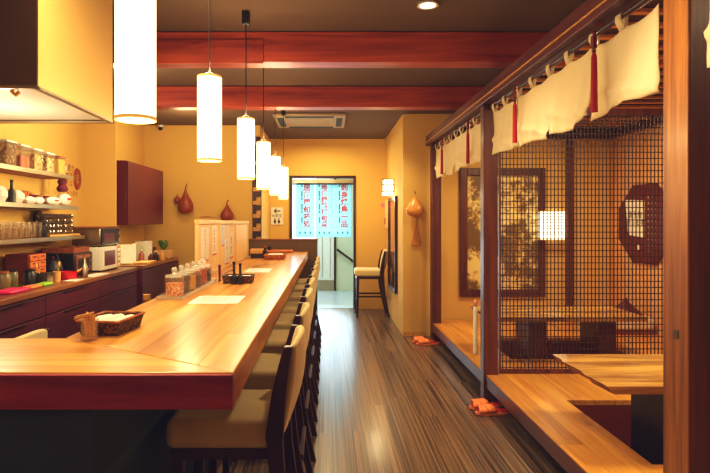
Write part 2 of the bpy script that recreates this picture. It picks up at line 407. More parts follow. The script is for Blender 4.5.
# ------------------------------------------------------------------ shell
H = 2.55
YB = 7.2; YD = 8.4        # kitchen back wall, door wall
XL = -2.35; XC = 0.873; XR = 3.28; YF = 6.43; XP = 1.165
def sbox(name, m, *b, bevel=0.0):
    return struct(MB().box(*b).build(name, m, bevel=bevel))
sbox('floor', M['floor'], -2.45, XP+0.10, -1.6, YD+0.1, -0.05, 0)
sbox('floor_under_booths', M['dark_panel'], XP+0.10, XR, -1.6, YF+0.1, -0.40, -0.35)
sbox('floor_entry', M['entry_floor'], -1.6, 1.3, YD+0.1, 11.3, -0.05, 0)
sbox('ceiling', M['ceiling'], -2.45, XR+0.1, -1.6, YD+0.1, H, H+0.06)
sbox('wall_left', M['wall'], XL-0.1, XL, -1.6, YB+0.1, 0, H)
sbox('wall_pillar', M['wall'], XL, -2.05, 5.43, 5.455, 0, H)
sbox('wall_kitchen_back', M['wall'], XL, -0.86, YB, YB+0.1, 0, H)
sbox('wall_kitchen_return', M['wall'], -0.96, -0.86, YB+0.1, YD, 0, H)
mb = MB(); DX0, DX1, DZ = X(292,YD), X(353.5,YD), Z(178,YD)
mb.box(-0.86, DX0, YD, YD+0.1, 0, H).box(DX1, XC, YD, YD+0.1, 0, H).box(DX0, DX1, YD, YD+0.1, DZ, H)
struct(mb.build('wall_back', M['wall']))
sbox('wall_corridor_right', M['wall'], XC, XC+0.1, YF+0.1, YD+0.1, 0, H)
sbox('wall_booth_back', M['wall'], XC, XR, YF, YF+0.1, 0, H)
sbox('wall_booth_right', M['booth_wall'], XR, XR+0.1, -1.6, YF+0.1, -0.4, H)
sbox('wall_front', M['wall'], -2.45, XR+0.1, -1.7, -1.6, -0.4, H)
# entry vestibule
sbox('ceiling_entry', M['wall_white'], -1.6, 1.3, YD+0.1, 11.3, 2.45, 2.5)
sbox('wall_entry_left', M['wall_white'], -1.6, -1.5, YD+0.1, 11.3, 0, 2.45)
sbox('wall_entry_back', M['wall_white'], -1.5, 1.2, 11.2, 11.3, 0, 2.45)
sbox('wall_entry_stair', M['wall_green'], 0.15, 1.3, 10.62, 10.68, 0, 2.45)
sbox('wall_entry_right', M['wall_green'], 1.2, 1.3, YD+0.1, 10.62, 0, 2.45)
# door frame of the opening
mb = MB(); mb.box(DX0-0.035, DX0, YD-0.015, YD+0.11, 0, DZ+0.035).box(DX1, DX1+0.035, YD-0.015, YD+0.11, 0, DZ+0.035).box(DX0, DX1, YD-0.015, YD+0.11, DZ, DZ+0.035)
struct(mb.build('door_1', M['dark_wood']))
sbox('trim_1', M['steel'], DX0, DX1, YD+0.02, YD+0.08, DZ-0.075, DZ-0.02)
# outer sliding door: white leaf, grey kick panel, glazed side light
d2 = bpy.data.objects.new('door_2', None); COL.objects.link(d2); struct(d2)
yd = 10.6
MB().box(X(318,yd), X(334,yd), yd, yd+0.04, 0.2, 2.2).build('door_leaf', M['wall_white'], d2, bevel=0.004)
MB().box(X(318,yd), X(334,yd), yd-0.005, yd+0.04, 0.0, 0.2).build('kick_panel', M['steel'], d2)
MB().box(X(334,yd), X(336,yd), yd-0.02, yd+0.06, 0, 2.4).build('door_jamb', M['dark_wood'], d2)
MB().box(X(322,yd), X(322.5,yd), yd-0.008, yd, 0.25, 2.1).box(X(330,yd), X(330.5,yd), yd-0.008, yd, 0.25, 2.1).build('door_groove', M['steel'], d2)
w = bpy.data.objects.new('window_1', None); COL.objects.link(w); struct(w)
MB().box(-1.45, X(317.5,yd), yd+0.02, yd+0.03, 0.15, 2.3).build('window_pane', M['daylight'], w)
mb = MB()
for xx in (-1.48, -1.0, X(317.6,yd)-0.03): mb.box(xx, xx+0.03, yd-0.01, yd+0.04, 0, 2.4)
mb.box(-1.48, X(317.6,yd), yd-0.01, yd+0.04, 0.10, 0.15).box(-1.48, X(317.6,yd), yd-0.01, yd+0.04, 2.3, 2.36)
mb.build('window_frame', M['wall_white'], w)
# stair handrail on the pale green wall
hr = thing('stair_handrail', 'dark sloping handrail on the pale wall outside the doorway', 'handrail')
MB().tube([(X(337,10.5), 10.55, Z(249.5,10.5)), (X(356,10.5), 10.55, Z(263.5,10.5))], 0.022).build('rail', M['dark_wood'], hr, smooth=True)
mb = MB()
for px, py in ((340,252), (352,261)): mb.tube([(X(px,10.5),10.55,Z(py,10.5)), (X(px,10.5),10.60,Z(py,10.5)-0.03), (X(px,10.5),10.62,Z(py,10.5)-0.03)], 0.008)
mb.build('bracket', M['black_metal'], hr)
# raised kitchen baseboard strips / corridor baseboard
sbox('baseboard_right', M['gold_strip'], XC+0.0, XP-0.02, YF-0.008, YF, 0, 0.05)

# ceiling beams
def beam(x0, x1, y, z0, z1, dep, label, rot=0.0, steps=True):
    t = thing('ceiling_beam', label, 'beam', (x0, y, z0), rot, 'red timber beams under the ceiling')
    L = x1-x0
    MB().box(0, L, 0, dep, 0, z1-z0).build('beam_timber', M['beam'], t, bevel=0.006)
    return t
b1 = beam(-2.35, 3.28, 3.62, 2.348, 2.545, 0.15, 'nearer red timber beam crossing the ceiling with knots and a lap joint', 0.0)
MB().box(0.35, 1.94, -0.012, 0.0, -0.012, 0.14).build('splice_plate', M['beam'], b1, bevel=0.003)
b2 = beam(-2.35, 3.28, 5.09, 2.356, 2.545, 0.15, 'farther red timber beam crossing the ceiling in front of the air conditioner', 0.0)
MB().box(3.79, 5.62, -0.012, 0.0, 0.0, 0.17).build('splice_plate', M['beam'], b2, bevel=0.003)

# air conditioner cassette
ac = thing('ceiling_air_conditioner', 'white square ceiling air conditioner cassette beyond the far beam', 'air conditioner', (-0.2,6.78,H))
MB().prism([(-0.42,-0.42),(0.42,-0.42),(0.42,0.42),(-0.42,0.42)], -0.035, -0.001).build('panel', M['ac'], ac, bevel=0.012)
mb = MB()
for a in range(4):
    mb.box(-0.28, 0.28, -0.38, -0.31, -0.042, -0.036, Matrix.Rotation(a*PI/2,4,'Z'))
mb.build('louvre', M['dark_panel'], ac)
mb = MB()
for k in range(9): mb.box(-0.22, 0.22, -0.22+k*0.05, -0.19+k*0.05, -0.042, -0.036)
mb.build('intake_grille', M['steel'], ac)

# downlights
def downlight(x, y, label, power):
    t = thing('ceiling_downlight', label, 'downlight', (x,y,H), 0, 'recessed downlights')
    MB().lathe([(0.055,-0.001),(0.06,-0.012),(0.045,-0.012),(0.045,-0.001)], (0,0,0), 24, closed=True).build('trim_ring', M['white'], t, smooth=True)
    MB().cyl((0,0,-0.006), 0.044, 0.005, 24).build('lens', glow('downlight_lens', (1,0.82,0.55,1), 6), t)
    l = bpy.data.lights.new('spot','SPOT'); l.energy = power; l.color = (1,0.755,0.42); l.spot_size = R(115); l.spot_blend = 0.8; l.shadow_soft_size = 0.05
    o = bpy.data.objects.new('spot', l); COL.objects.link(o); o.location = (x,y,H-0.03)
LIGHT = 1.0
downlight(0.57, 3.17, 'small recessed ceiling downlight above the aisle before the near beam', 70*LIGHT)
downlight(0.5, 6.0, 'small recessed ceiling downlight beyond the far beam', 60*LIGHT)
def lamp(kind, loc, power, color=(1,0.755,0.42), size=0.1, rot=(0,0,0), **kw):
    l = bpy.data.lights.new('lamp', kind); l.energy = power; l.color = color
    if kind == 'AREA': l.size = size; l.shape = 'DISK'
    else: l.shadow_soft_size = size
    for k, v in kw.items(): setattr(l, k, v)
    o = bpy.data.objects.new('lamp', l); COL.objects.link(o); o.location = loc; o.rotation_euler = rot
    return o

# ------------------------------------------------------------------ pendant lamps
pend = thing('pendant_lamp', '', 'pendant lamp')
MB().lathe([(0.0505,0),(0.0505,0.352),(0.0485,0.352),(0.0485,0)], seg=32, closed=True).build('lamp_shade', M['shade'], pend, smooth=True)
MB().lathe([(0.0515,-0.002),(0.0515,0.007),(0.0475,0.007),(0.0475,-0.002)], seg=32, closed=True).build('bottom_ring', M['shade_rim'], pend, smooth=True)
MB().lathe([(0.0515,0.346),(0.0515,0.355),(0.0475,0.355),(0.0475,0.346)], seg=32, closed=True).build('top_ring', M['shade_rim'], pend, smooth=True)
mb = MB()
for a in range(3): mb.tube([(0,0,0.375), (0.048*math.cos(a*2.094), 0.048*math.sin(a*2.094), 0.35)], 0.0012, 5)
mb.build('hanger', M['black_metal'], pend)
MB().tube([(0,0,0.372),(0,0,0.95)], 0.0035, 6).build('cord', M['black'], pend)
MB().box(-0.022,0.022,-0.022,0.022,0.915,0.991).build('ceiling_cap', M['black'], pend, bevel=0.003)
LY = [1.44, 2.36, 3.29, 4.2, 5.13, 6.12]
LX = [-0.492, -0.495, -0.476, -0.476, -0.476, -0.476]
LL = ['tall paper cylinder pendant lamp nearest the camera, beside the steel hood', 'glowing cylinder pendant lamp second from the camera over the counter',
      'cylinder pendant lamp third from the camera over the counter', 'cylinder pendant lamp fourth from the camera over the counter',
      'cylinder pendant lamp fifth from the camera over the counter', 'farthest and smallest looking of the cylinder pendant lamps']
for i in range(6):
    o = pend if i == 0 else dup(pend)
    dz = [0.022,0.016,0.010,0.002,0,0][i]
    o.location = (LX[i], LY[i], 1.558+dz)
    for c in o.children:
        if c.name.startswith('ceiling_cap'): c.location.z = -dz; o['label'] = LL[i]; o['group'] = 'cylinder pendant lamps over the counter'
    lamp('POINT', (LX[i], LY[i], 1.66), 7*LIGHT, size=0.04)
    lamp('POINT', (LX[i], LY[i], 1.50), 3.2*LIGHT, size=0.05)
    lamp('POINT', (LX[i], LY[i], 1.96), 9*LIGHT, size=0.04)

# ------------------------------------------------------------------ bar counter
CT = 0.95; CR = -0.228; CL = -0.83; CN = 1.37; CE = 6.75; CI = 1.77
bc = thing('bar_counter', 'long L-shaped honey wood bar counter with red-shaded front board', 'counter', (0,0,0))
MB().prism([(CR,CN),(CR,CE),(CL,CE),(CL,CI)], CT-0.087, CT).build('countertop', M['counter'], bc, bevel=0.004)
MB().prism([(-2.0,CN),(CR-0.0005,CN),(CL-0.0005,CI),(-2.0,CI)], CT-0.086, CT).build('counter_return', M['counter_x'], bc, bevel=0.004)
MB().box(-2.0, CR-0.002, CN-0.012, CN-0.0002, CT-0.088, CT-0.004).build('front_board', M['fascia'], bc, bevel=0.002)
MB().box(-2.0, -0.60, CN+0.06, CN+0.09, 0, CT-0.09).box(-0.63, -0.60, CN+0.09, CE, 0, CT-0.09).box(-0.80,-0.77,CI,CE,0,CT-0.09).build('base_panel', M['dark_panel'], bc)
MB().box(-0.60, -0.585, CN+0.09, CE, 0.0, 0.10).build('kick_rail', M['dark_wood'], bc)
# low brown screen closing the far end of the counter
es = thing('end_screen', 'low brown privacy screen standing at the far end of the counter', 'screen')
MB().box(-0.96, X(317.5,6.9), 6.86, 6.90, 0, Z(240,6.9)).build('screen_panel', M['dark_screen'], es, bevel=0.003)
MB().box(-0.96, X(317.5,6.9)+0.006, 6.85, 6.91, Z(240,6.9), Z(240,6.9)+0.015).build('cap_rail', M['board'], es, bevel=0.003)

# ------------------------------------------------------------------ bar chairs
def make_chair():
    t = thing('bar_chair', '', 'bar chair')
    # cushion
    MB().box(-0.21, 0.155, -0.185, 0.185, 0.556, 0.656).build('seat', M['seat'], t, bevel=0.028, bseg=4)
    mb = MB(); mb.box(-0.19, 0.15, -0.175, 0.175, 0.522, 0.5555)
    mb.build('seat_frame', M['dark_wood'], t, bevel=0.004)
    for s in (-1, 1):
        # front leg (under the counter side)
        mb = MB(); mb.hexa([(-0.195,s*0.175-0.016,0),(-0.165,s*0.175-0.016,0),(-0.165,s*0.175+0.016,0),(-0.195,s*0.175+0.016,0),
                            (-0.19,s*0.155-0.018,0.535),(-0.15,s*0.155-0.018,0.535),(-0.15,s*0.155+0.018,0.535),(-0.19,s*0.155+0.018,0.535)])
        mb.build('leg', M['dark_wood'], t, bevel=0.003)
        # rear leg sweeping back at the foot
        def sw(z):   # centre x of the rear leg at height z
            return 0.155 + 0.10*max(0,(0.62-z)/0.62)**1.6
        mb = MB(); zs = [0,0.15,0.3,0.45,0.6]
        prev = None
        for z in zs:
            hw = 0.015 + 0.013*z/0.6
            ring = [mb.bm.verts.new(p) for p in ((sw(z)-hw, s*0.183-0.013, z),(sw(z)+hw, s*0.183-0.013, z),(sw(z)+hw, s*0.183+0.013, z),(sw(z)-hw, s*0.183+0.013, z))]
            if prev:
                for k in range(4): mb.bm.faces.new((prev[k], prev[(k+1)%4], ring[(k+1)%4], ring[k]))
            else: mb.bm.faces.new(ring[::-1])
            prev = ring
        mb.bm.faces.new(prev)
        mb.build('leg', M['dark_wood'], t, bevel=0.003)
        # dark back upright
        mb = MB(); prev = None
        for z, xc, hw in ((0.60,0.156,0.030),(0.68,0.163,0.027),(0.76,0.173,0.023),(0.84,0.187,0.018),(0.905,0.202,0.014)):
            ring = [mb.bm.verts.new(p) for p in ((xc-hw, s*0.190-0.014, z),(xc+hw, s*0.190-0.014, z),(xc+hw, s*0.190+0.014, z),(xc-hw, s*0.190+0.014, z))]
            if prev:
                for k in range(4): mb.bm.faces.new((prev[k], prev[(k+1)%4], ring[(k+1)%4], ring[k]))
            else: mb.bm.faces.new(ring[::-1])
            prev = ring
        mb.bm.faces.new(prev)
        mb.build('back_post', M['dark_wood'], t, bevel=0.003)
    # curved padded back
    def xb(z): return 0.160 + 0.045*((z-0.58)/0.33)**1.4
    mb = MB()
    nu, nv = 16, 8
    def shell(off):
        g = []
        for i in range(nu+1):
            u = i/nu*2-1
            row = []
            for j in range(nv+1):
                v = j/nv
                ztop = 0.925 - 0.022*abs(u)**3; zbot = 0.60 + 0.03*(1-abs(u)**2)*0
                z = zbot + (ztop-zbot)*v
                x = xb(z) + 0.012 + 0.032*(1-u*u)*(0.35+0.65*math.sin(PI*min(1,v*0.9))) 
                pad = off*(math.sin(PI*min(max(v,0.04),0.96))**0.4)
                row.append(mb.bm.verts.new((x+pad, u*0.174, z)))
            g.append(row)
        return g
    A, B = shell(-0.022), shell(0.022)
    for i in range(nu):
        for j in range(nv):
            mb.bm.faces.new((A[i][j],A[i][j+1],A[i+1][j+1],A[i+1][j])); mb.bm.faces.new((B[i][j],B[i+1][j],B[i+1][j+1],B[i][j+1]))
        mb.bm.faces.new((A[i][0],A[i+1][0],B[i+1][0],B[i][0])); mb.bm.faces.new((A[i][nv],B[i][nv],B[i+1][nv],A[i+1][nv]))
    for j in range(nv):
        mb.bm.faces.new((A[0][j],B[0][j],B[0][j+1],A[0][j+1])); mb.bm.faces.new((A[nu][j],A[nu][j+1],B[nu][j+1],B[nu][j]))
    mb.build('backrest', M['seat'], t, smooth=True, bevel=0.008)
    # stretchers
    MB().box(-0.182,-0.160,-0.165,0.165,0.20,0.23).build('footrest', M['dark_wood'], t, bevel=0.002)
    MB().box(0.205,0.225,-0.172,0.172,0.26,0.285).build('stretcher', M['dark_wood'], t, bevel=0.002)
    for s in (-1,1): MB().box(-0.165,0.20,s*0.176-0.009,s*0.176+0.009,0.27,0.295).build('side_stretcher', M['dark_wood'], t, bevel=0.002)
    return t
chair = make_chair()
ordn = ['', 'second', 'third', 'fourth', 'fifth', 'sixth', 'seventh']
for i in range(8):
    o = chair if i == 0 else dup(chair)
    o.location = (-0.33, 2.045+0.61*i, 0)
    o['group'] = 'bar chairs tucked under the counter'
    o['label'] = ('beige bar chair nearest the camera, tucked at the front corner of the counter' if i == 0 else
                  'farthest beige bar chair of the counter row, by the brown end screen' if i == 7 else
                  f'{ordn[i]} beige bar chair from the front corner along the counter')
dup(chair, (0.595, 7.86, 0), 0, 'bar chair standing alone against the corridor wall by the doorway', 'spare bar chairs')
dup(chair, (-1.29, 1.965, 0), 0, 'bar chair behind the counter, only its beige back top showing', 'spare bar chairs')

# ------------------------------------------------------------------ things on the counter
G = 'things on the counter'
T0 = CT + 0.0006
# towel basket and glass of napkins near the corner
t = thing('towel_basket', 'dark woven basket of rolled white towels on the counter corner', 'basket', (-0.725,1.885,T0), R(-6))
mb = MB()
hx, hy, hb = 0.072, 0.095, 0.85
def ringbox(mb, hx, hy, z0, z1, fl, th):
    o = [(-hx,-hy),(hx,-hy),(hx,hy),(-hx,hy)]
    for k in range(4):
        (ax,ay),(bx,by) = o[k], o[(k+1)%4]
        i = lambda p, s: (p[0]*s, p[1]*s)
        ti = 1-th/max(hx,hy)
        A0=(ax*fl,ay*fl); B0=(bx*fl,by*fl); A1=(ax,ay); B1=(bx,by)
        mb.hexa([(A0[0],A0[1],z0),(B0[0],B0[1],z0),(B0[0]*ti,B0[1]*ti,z0),(A0[0]*ti,A0[1]*ti,z0),(A1[0],A1[1],z1),(B1[0],B1[1],z1),(B1[0]*ti,B1[1]*ti,z1),(A1[0]*ti,A1[1]*ti,z1)])
ringbox(mb, hx, hy, 0, 0.046, 0.86, 0.008)
mb.box(-hx*0.85,hx*0.85,-hy*0.85,hy*0.85,0,0.005)
mb.build('woven_body', M['wicker'], t)
mb = MB(); mb.tube([(-hx,-hy,0.047),(hx,-hy,0.047),(hx,hy,0.047),(-hx,hy,0.047),(-hx,-hy,0.047)], 0.004, 6); mb.build('rim', M['wicker_tan'], t)
for k, (dx, dy, zz) in enumerate([(-0.040,0.0,0.026),(-0.0005,-0.005,0.028),(0.039,0.012,0.026)]):
    mb = MB(); mb.tube([(dx-0.004,-0.072+dy*0.2,zz),(dx,-0.066,zz+0.002),(dx+0.002,0,zz+0.006),(dx+0.002,0.062,zz+0.002),(dx,0.068,zz)], [0.012,0.018,0.019,0.018,0.012], 12)
    o = mb.build('rolled_towel', M['towel'], None, smooth=True)
    tag(o, ['rolled white towel on the left side of the dark counter basket','rolled white towel in the middle of the dark counter basket','rolled white towel on the right side of the dark counter basket'][k], 'towel', 'rolled towels in the basket')
    o.location = (-0.725,1.885,T0); o.rotation_euler = (0,0,R(-6))
gl = thing('drinking_glass', 'clear glass with folded tan napkins beside the towel basket', 'glass', (-0.738,1.742,T0))
MB().lathe([(0,0),(0.024,0),(0.0275,0.066),(0.0255,0.066),(0.0225,0.008),(0,0.008)], seg=24).build('glass_body', M['glass'], gl, smooth=True)
nb = thing('paper_napkins', 'folded tan paper napkins standing in the glass on the counter corner', 'napkin', (-0.738,1.742,T0))
mb = MB()
for k in range(5):
    a = k*1.25; mb.prism([(-0.014,0.012),(0.014,0.012),(0.018,0.075+0.006*(k%3)),(-0.016,0.082-0.004*k)], -0.0015+0.001*k, 0.001*k, 'y', Matrix.Rotation(a,4,'Z'))
mb.prism([(-0.045,0.064),(0.008,0.078),(0.01,0.086),(-0.042,0.074)], -0.012, 0.012, 'y')
mb.build('napkin_sheets', M['napkin'], nb)

# paper menus lying flat on the counter
def menu(x0, x1, y0, y1, label, rows):
    t = thing('menu_sheet', label, 'menu', ((x0+x1)/2,(y0+y1)/2,T0), 0, 'paper menus on the counter')
    w, d = (x1-x0)/2, (y1-y0)/2
    MB().box(-w,w,-d,d,0,0.0012).build('paper_sheet', M['paper'], t)
    mb = MB()
    for r in range(rows):
        yy = d*0.75 - r*d*1.5/rows
        mb.box(-w*0.82, -w*0.82+w*1.5*(0.6+0.4*((r*7)%3)/2), yy-0.002, yy+0.002, 0.0013, 0.0016)
    mb.build('printed_lines', M['brown_ink'], t)
menu(-0.625, -0.40, 2.50, 2.76, 'white paper menu lying on the counter in front of the spice jars', 9)
menu(-0.60, -0.42, 4.02, 4.36, 'small paper menu lying farther along the counter beyond the black caddy', 8)

# condiment jars on a clear tray
ct = thing('condiment_tray', 'clear tray under the row of condiment jars on the counter', 'tray', (-0.735,3.02,T0))
mb = MB(); ringbox(mb, 0.062, 0.41, 0.0, 0.018, 0.97, 0.012); mb.box(-0.059,0.059,-0.39,0.39,0.0,0.003)
mb.build('tray_body', M['clear_lid'], ct)
jl = ['glass condiment jar nearest the camera in the tray, filled with pink spice', 'second glass condiment jar from the camera in the tray, dark contents', 'third glass condiment jar from the camera in the tray, tan contents',
      'fourth glass condiment jar from the camera in the tray, brown contents', 'glass condiment jar with bright red contents, fifth in the tray', 'last glass condiment jar in the tray, beside the menu screen']
for i in range(6):
    t = thing('condiment_jar', jl[i], 'jar', (-0.735, 2.70+0.128*i, T0+0.0036), 0, 'condiment jars in the tray')
    MB().lathe([(0,0),(0.044,0),(0.047,0.006),(0.047,0.094),(0.044,0.094),(0.043,0.008),(0,0.008)], seg=24).build('jar_body', M['glass'], t, smooth=True)
    MB().cyl((0,0,0.009), 0.0415, 0.058+0.012*((i*5)%3), 20).build('contents', M['spice'][i], t)
    MB().lathe([(0,0.096),(0.046,0.096),(0.044,0.106),(0.014,0.112),(0.010,0.117),(0,0.117)], seg=24).build('lid', M['clear_lid'], t, smooth=True)
    MB().ball((0,0,0.130), 0.015).build('lid_knob', M['clear_lid'], t, smooth=True)
sp = thing('serving_spoon', 'dark red spoon handle leaning at the end of the jar tray', 'spoon', (-0.66,3.44,T0))
MB().tube([(0.0,0,0.006),(0.0,0.0,0.10)], [0.006,0.009], 8).build('handle', M['maroon'], sp, smooth=True)
MB().ball((0,0,0.006), 0.012, sz=(1,1,0.45)).build('bowl', M['maroon'], sp, smooth=True)

# black caddy
t = thing('soy_caddy', 'dark lacquer tray with folded cloth, halfway along the counter', 'tray', (-0.53,3.36,T0))
mb = MB(); ringbox(mb, 0.088, 0.062, 0.0, 0.042, 0.93, 0.008); mb.box(-0.08,0.08,-0.055,0.055,0,0.005); mb.build('tray_body', M['wicker'], t)
mb = MB(); mb.tube([(-0.088,-0.062,0.043),(0.088,-0.062,0.043),(0.088,0.062,0.043),(-0.088,0.062,0.043),(-0.088,-0.062,0.043)], 0.004, 6); mb.build('rim', M['black'], t)
MB().box(-0.07,0.07,-0.045,0.045,0.006,0.040).build('folded_cloth', M['towel'], t, bevel=0.006)
for k, (dx, lab) in enumerate(((-0.018,'left black soy sauce dispenser standing before the lacquer tray'),(0.018,'right black soy sauce dispenser standing before the lacquer tray'))):
    b = thing('sauce_dispenser', lab, 'bottle', (-0.525+dx,3.27,T0), 0, 'black soy sauce dispensers')
    MB().box(-0.016,0.016,-0.016,0.016,0,0.052).build('bottle_body', M['black'], b, bevel=0.004)
    MB().lathe([(0.010,0.052),(0.007,0.062),(0.007,0.105+0.01*(1-k)),(0.009,0.108+0.01*(1-k)),(0.009,0.122+0.01*(1-k)),(0,0.124+0.01*(1-k))], seg=12).build('bottle_neck', M['black'], b, smooth=True)
    if k == 0: MB().tube([(0,0,0.085),(-0.03,-0.002,0.074),(-0.055,-0.004,0.064)], 0.0022, 6).build('spout', M['black'], b)

# three-leaf pale wood screen with hand-written menu strips
sx = -0.805
strips = [  # leaf, centre px, width px, top, bottom (photo pixels) used only to size the strips
    (0, 204.5, 8.0, 227, 262, 'paper'), (0, 214, 4.5, 226, 255, 'paper'), (1, 222, 4.6, 225, 246, 'paper_blue'), (1, 226.5, 4.5, 239, 264, 'paper'), (1, 231, 3.6, 233, 258, 'paper')]
words = ['本日のおすすめ', '日本酒', '生ビール', '季節の鍋', '焼酎']
def sy(px): return sx*F/(px-PX)
lab = ['nearest leaf of the pale wood menu screen on the counter', 'middle leaf of the pale wood menu screen on the counter', 'farthest leaf of the pale wood menu screen, without any strips']
ed = [3.46, 4.19, 4.93, 5.68]
for k in range(3):
    y0, y1 = ed[k]+0.005, ed[k+1]-0.005
    t = thing('menu_screen_leaf', lab[k], 'screen', (sx,y0,T0), 0, 'pale wood menu screen leaves')
    h = [0.375,0.372,0.368][k]
    MB().box(-0.008,0.002,0.03,y1-y0-0.03,0.02,h-0.03).build('panel', M['screen_wood'], t)
    mb = MB(); mb.box(-0.014,0.008,0,0.03,0,h).box(-0.014,0.008,y1-y0-0.03,y1-y0,0,h); mb.build('upright', M['screen_wood'], t, bevel=0.002)
    mb = MB(); mb.box(-0.016,0.014,-0.004,y1-y0+0.004,h-0.025,h+0.002).box(-0.014,0.006,0.03,y1-y0-0.03,0,0.022); mb.build('rail', M['screen_wood'], t, bevel=0.003)
sl = ['widest white menu strip, nearest on the pale wood screen', 'white menu strip second from the near end of the wood screen', 'bluish menu strip at the top of the middle screen leaf', 'low white menu strip in the middle of the wood screen', 'farthest white menu strip on the middle screen leaf']
for k, (lf, px, wpx, yt, yb, mk) in enumerate(strips):
    yc = sy(px); hw = abs(sy(px+wpx/2)-sy(px-wpx/2))/2
    zt, zb = Z(yt,yc), max(Z(yb,yc), CT+0.025)
    t = thing('menu_strip', sl[k], 'menu strip', (sx+0.0025,yc,(zt+zb)/2), 0, 'menu strips pinned on the screen')
    hh = (zt-zb)/2
    MB().box(0,0.001,-hw,hw,-hh,hh).build('paper_strip', M[mk], t)
    s = words[k]; n = len(s); cs = min(2*hh/(n+0.6), hw*1.6)
    text_mesh('writing', '\n'.join(s), cs, M['ink'] if k not in (1,4) else M['red_ink'], t, face_x(0.0016,0,0), space=1.0)
    MB().box(0.001,0.0014,-hw*0.9,hw*0.9,-hh,-hh*0.9).build('red_band', M['red_ink'], t)

# far end of the counter
t = thing('tissue_box', 'cream tissue box on the counter beyond the wood screen', 'box', (-0.70,5.62,T0))
MB().box(-0.065,0.065,-0.06,0.06,0.045,0.09).build('box_body', M['napkin'], t, bevel=0.004)
MB().box(-0.06,0.06,-0.055,0.055,0,0.044).build('dark_base', M['black'], t)
t = thing('sauce_bottle', 'small black sauce bottle beside the cream tissue box', 'bottle', (-0.615,5.56,T0))
MB().lathe([(0,0),(0.026,0),(0.026,0.07),(0.012,0.085),(0.012,0.105),(0,0.105)], seg=14).build('bottle_body', M['black'], t, smooth=True)
MB().cyl((0,0,0.1055), 0.011, 0.018, 12).build('bottle_cap', M['red_plastic'], t)
t = thing('wicker_tray', 'tan wicker tray with white napkins near the far end of the counter', 'tray', (-0.50,5.42,T0))
mb = MB(); ringbox(mb, 0.10, 0.13, 0, 0.05, 0.88, 0.01); mb.box(-0.086,0.086,-0.112,0.112,0,0.005); mb.build('woven_body', M['wicker_tan'], t)
MB().box(-0.07,0.07,-0.09,0.09,0.006,0.052).build('napkin_stack', M['paper'], t, bevel=0.01)
t = thing('serving_board', 'flat wooden board at the far end of the counter by the brown screen', 'board', (-0.57,6.55,T0))
MB().box(-0.17,0.17,-0.07,0.07,0.012,0.03).build('board_top', M['drawer'], t, bevel=0.004)
mb = MB(); mb.box(-0.15,-0.12,-0.06,0.06,0,0.012).box(0.12,0.15,-0.06,0.06,0,0.012); mb.build('foot', M['drawer'], t)
t = thing('sauce_cup', 'tiny dark lidded pot on the board at the far counter end', 'pot', (-0.67,6.55,T0+0.0305))
MB().lathe([(0,0),(0.02,0),(0.026,0.02),(0.022,0.04),(0,0.042)], seg=16).build('pot_body', M['black'], t, smooth=True)
MB().ball((0,0,0.048), 0.008).build('lid_knob', M['black'], t, smooth=True)

# ------------------------------------------------------------------ kitchen: hood, cabinets, shelves
hx1 = -1.187; hy0, hy1 = 2.29, 3.11; hz = 1.868
hd = thing('extractor_hood', 'large steel extractor hood hanging over the kitchen at upper left', 'extractor hood')
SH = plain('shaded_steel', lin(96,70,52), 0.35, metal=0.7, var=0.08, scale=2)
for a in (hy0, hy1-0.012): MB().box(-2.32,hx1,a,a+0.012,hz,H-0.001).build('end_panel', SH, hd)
MB().box(hx1-0.012,hx1,hy0+0.012,hy1-0.012,hz,H-0.001).build('side_panel', M['hood'], hd)
MB().box(-2.32,hx1-0.013,hy0+0.013,hy1-0.013,hz+0.012,hz+0.02).build('liner', M['hood_in'], hd)
mb = MB(); mb.box(-2.32,hx1+0.004,hy0-0.004,hy0+0.016,hz-0.006,hz+0.006).box(hx1-0.018,hx1+0.004,hy0,hy1,hz-0.006,hz+0.006).box(-2.32,hx1+0.004,hy1-0.016,hy1+0.004,hz-0.006,hz+0.006)
mb.build('lower_rim', M['steel'], hd)
MB().tube([(-1.31,hy0+0.04,hz+0.011),(-1.31,hy0+0.04,hz-0.01),(-1.295,hy0+0.04,hz-0.024),(-1.28,hy0+0.04,hz-0.01)], 0.008, 8).build('hook', M['gold_strip'], hd, smooth=True)
MB().cyl((-1.75,2.75,hz-0.003), 0.07, 0.014, 20).build('work_light', M['sconce_glow'], hd)

def cabinet(name, label, x1, y0, y1, ztop, drawers, top_mat):
    t = thing(name, label, 'cabinet')
    MB().box(-2.345,x1-0.02,y0,y1,0.08,ztop-0.035).build('carcass', M['cabinet'], t)
    MB().box(-2.345,x1-0.06,y0+0.01,y1-0.01,0,0.08).build('plinth', M['black'], t)
    MB().box(-2.345,x1,y0-0.003,y1+0.003,ztop-0.034,ztop).build('worktop', top_mat, t, bevel=0.003)
    n = max(1, int(round((y1-y0)/0.9)))
    for k in range(n):
        a, b = y0+(y1-y0)*k/n+0.004, y0+(y1-y0)*(k+1)/n-0.004
        zz = [0.09] + drawers + [ztop-0.040]
        for q in range(len(zz)-1):
            d = MB().box(x1-0.0195,x1-0.004,a,b,zz[q]+0.005,zz[q+1]-0.005).build('drawer', M['cabinet'], t, bevel=0.002)
            MB().box(x1-0.0038,x1+0.006,a+0.25,b-0.25,zz[q+1]-0.014,zz[q+1]-0.007).build('handle', M['dark_wood'], d)
    return t
WZ = 0.875
cabinet('kitchen_cabinet', 'long oxblood kitchen cabinet with drawers under the shelves', -1.83, 1.9, 5.40, WZ, [0.40,0.70], M['cabinet_top'])
cabinet('kitchen_cabinet', 'separate oxblood cabinet end unit below the hanging wall cabinet', -1.83, 5.56, 6.92, WZ, [], M['cabinet_top'])
wc = thing('wall_cabinet', 'dark maroon cabinet hung on the back kitchen wall', 'cabinet')
MB().box(-2.345,-2.021,5.63,6.84,1.28,1.93).build('carcass', M['maroon'], wc, bevel=0.003)
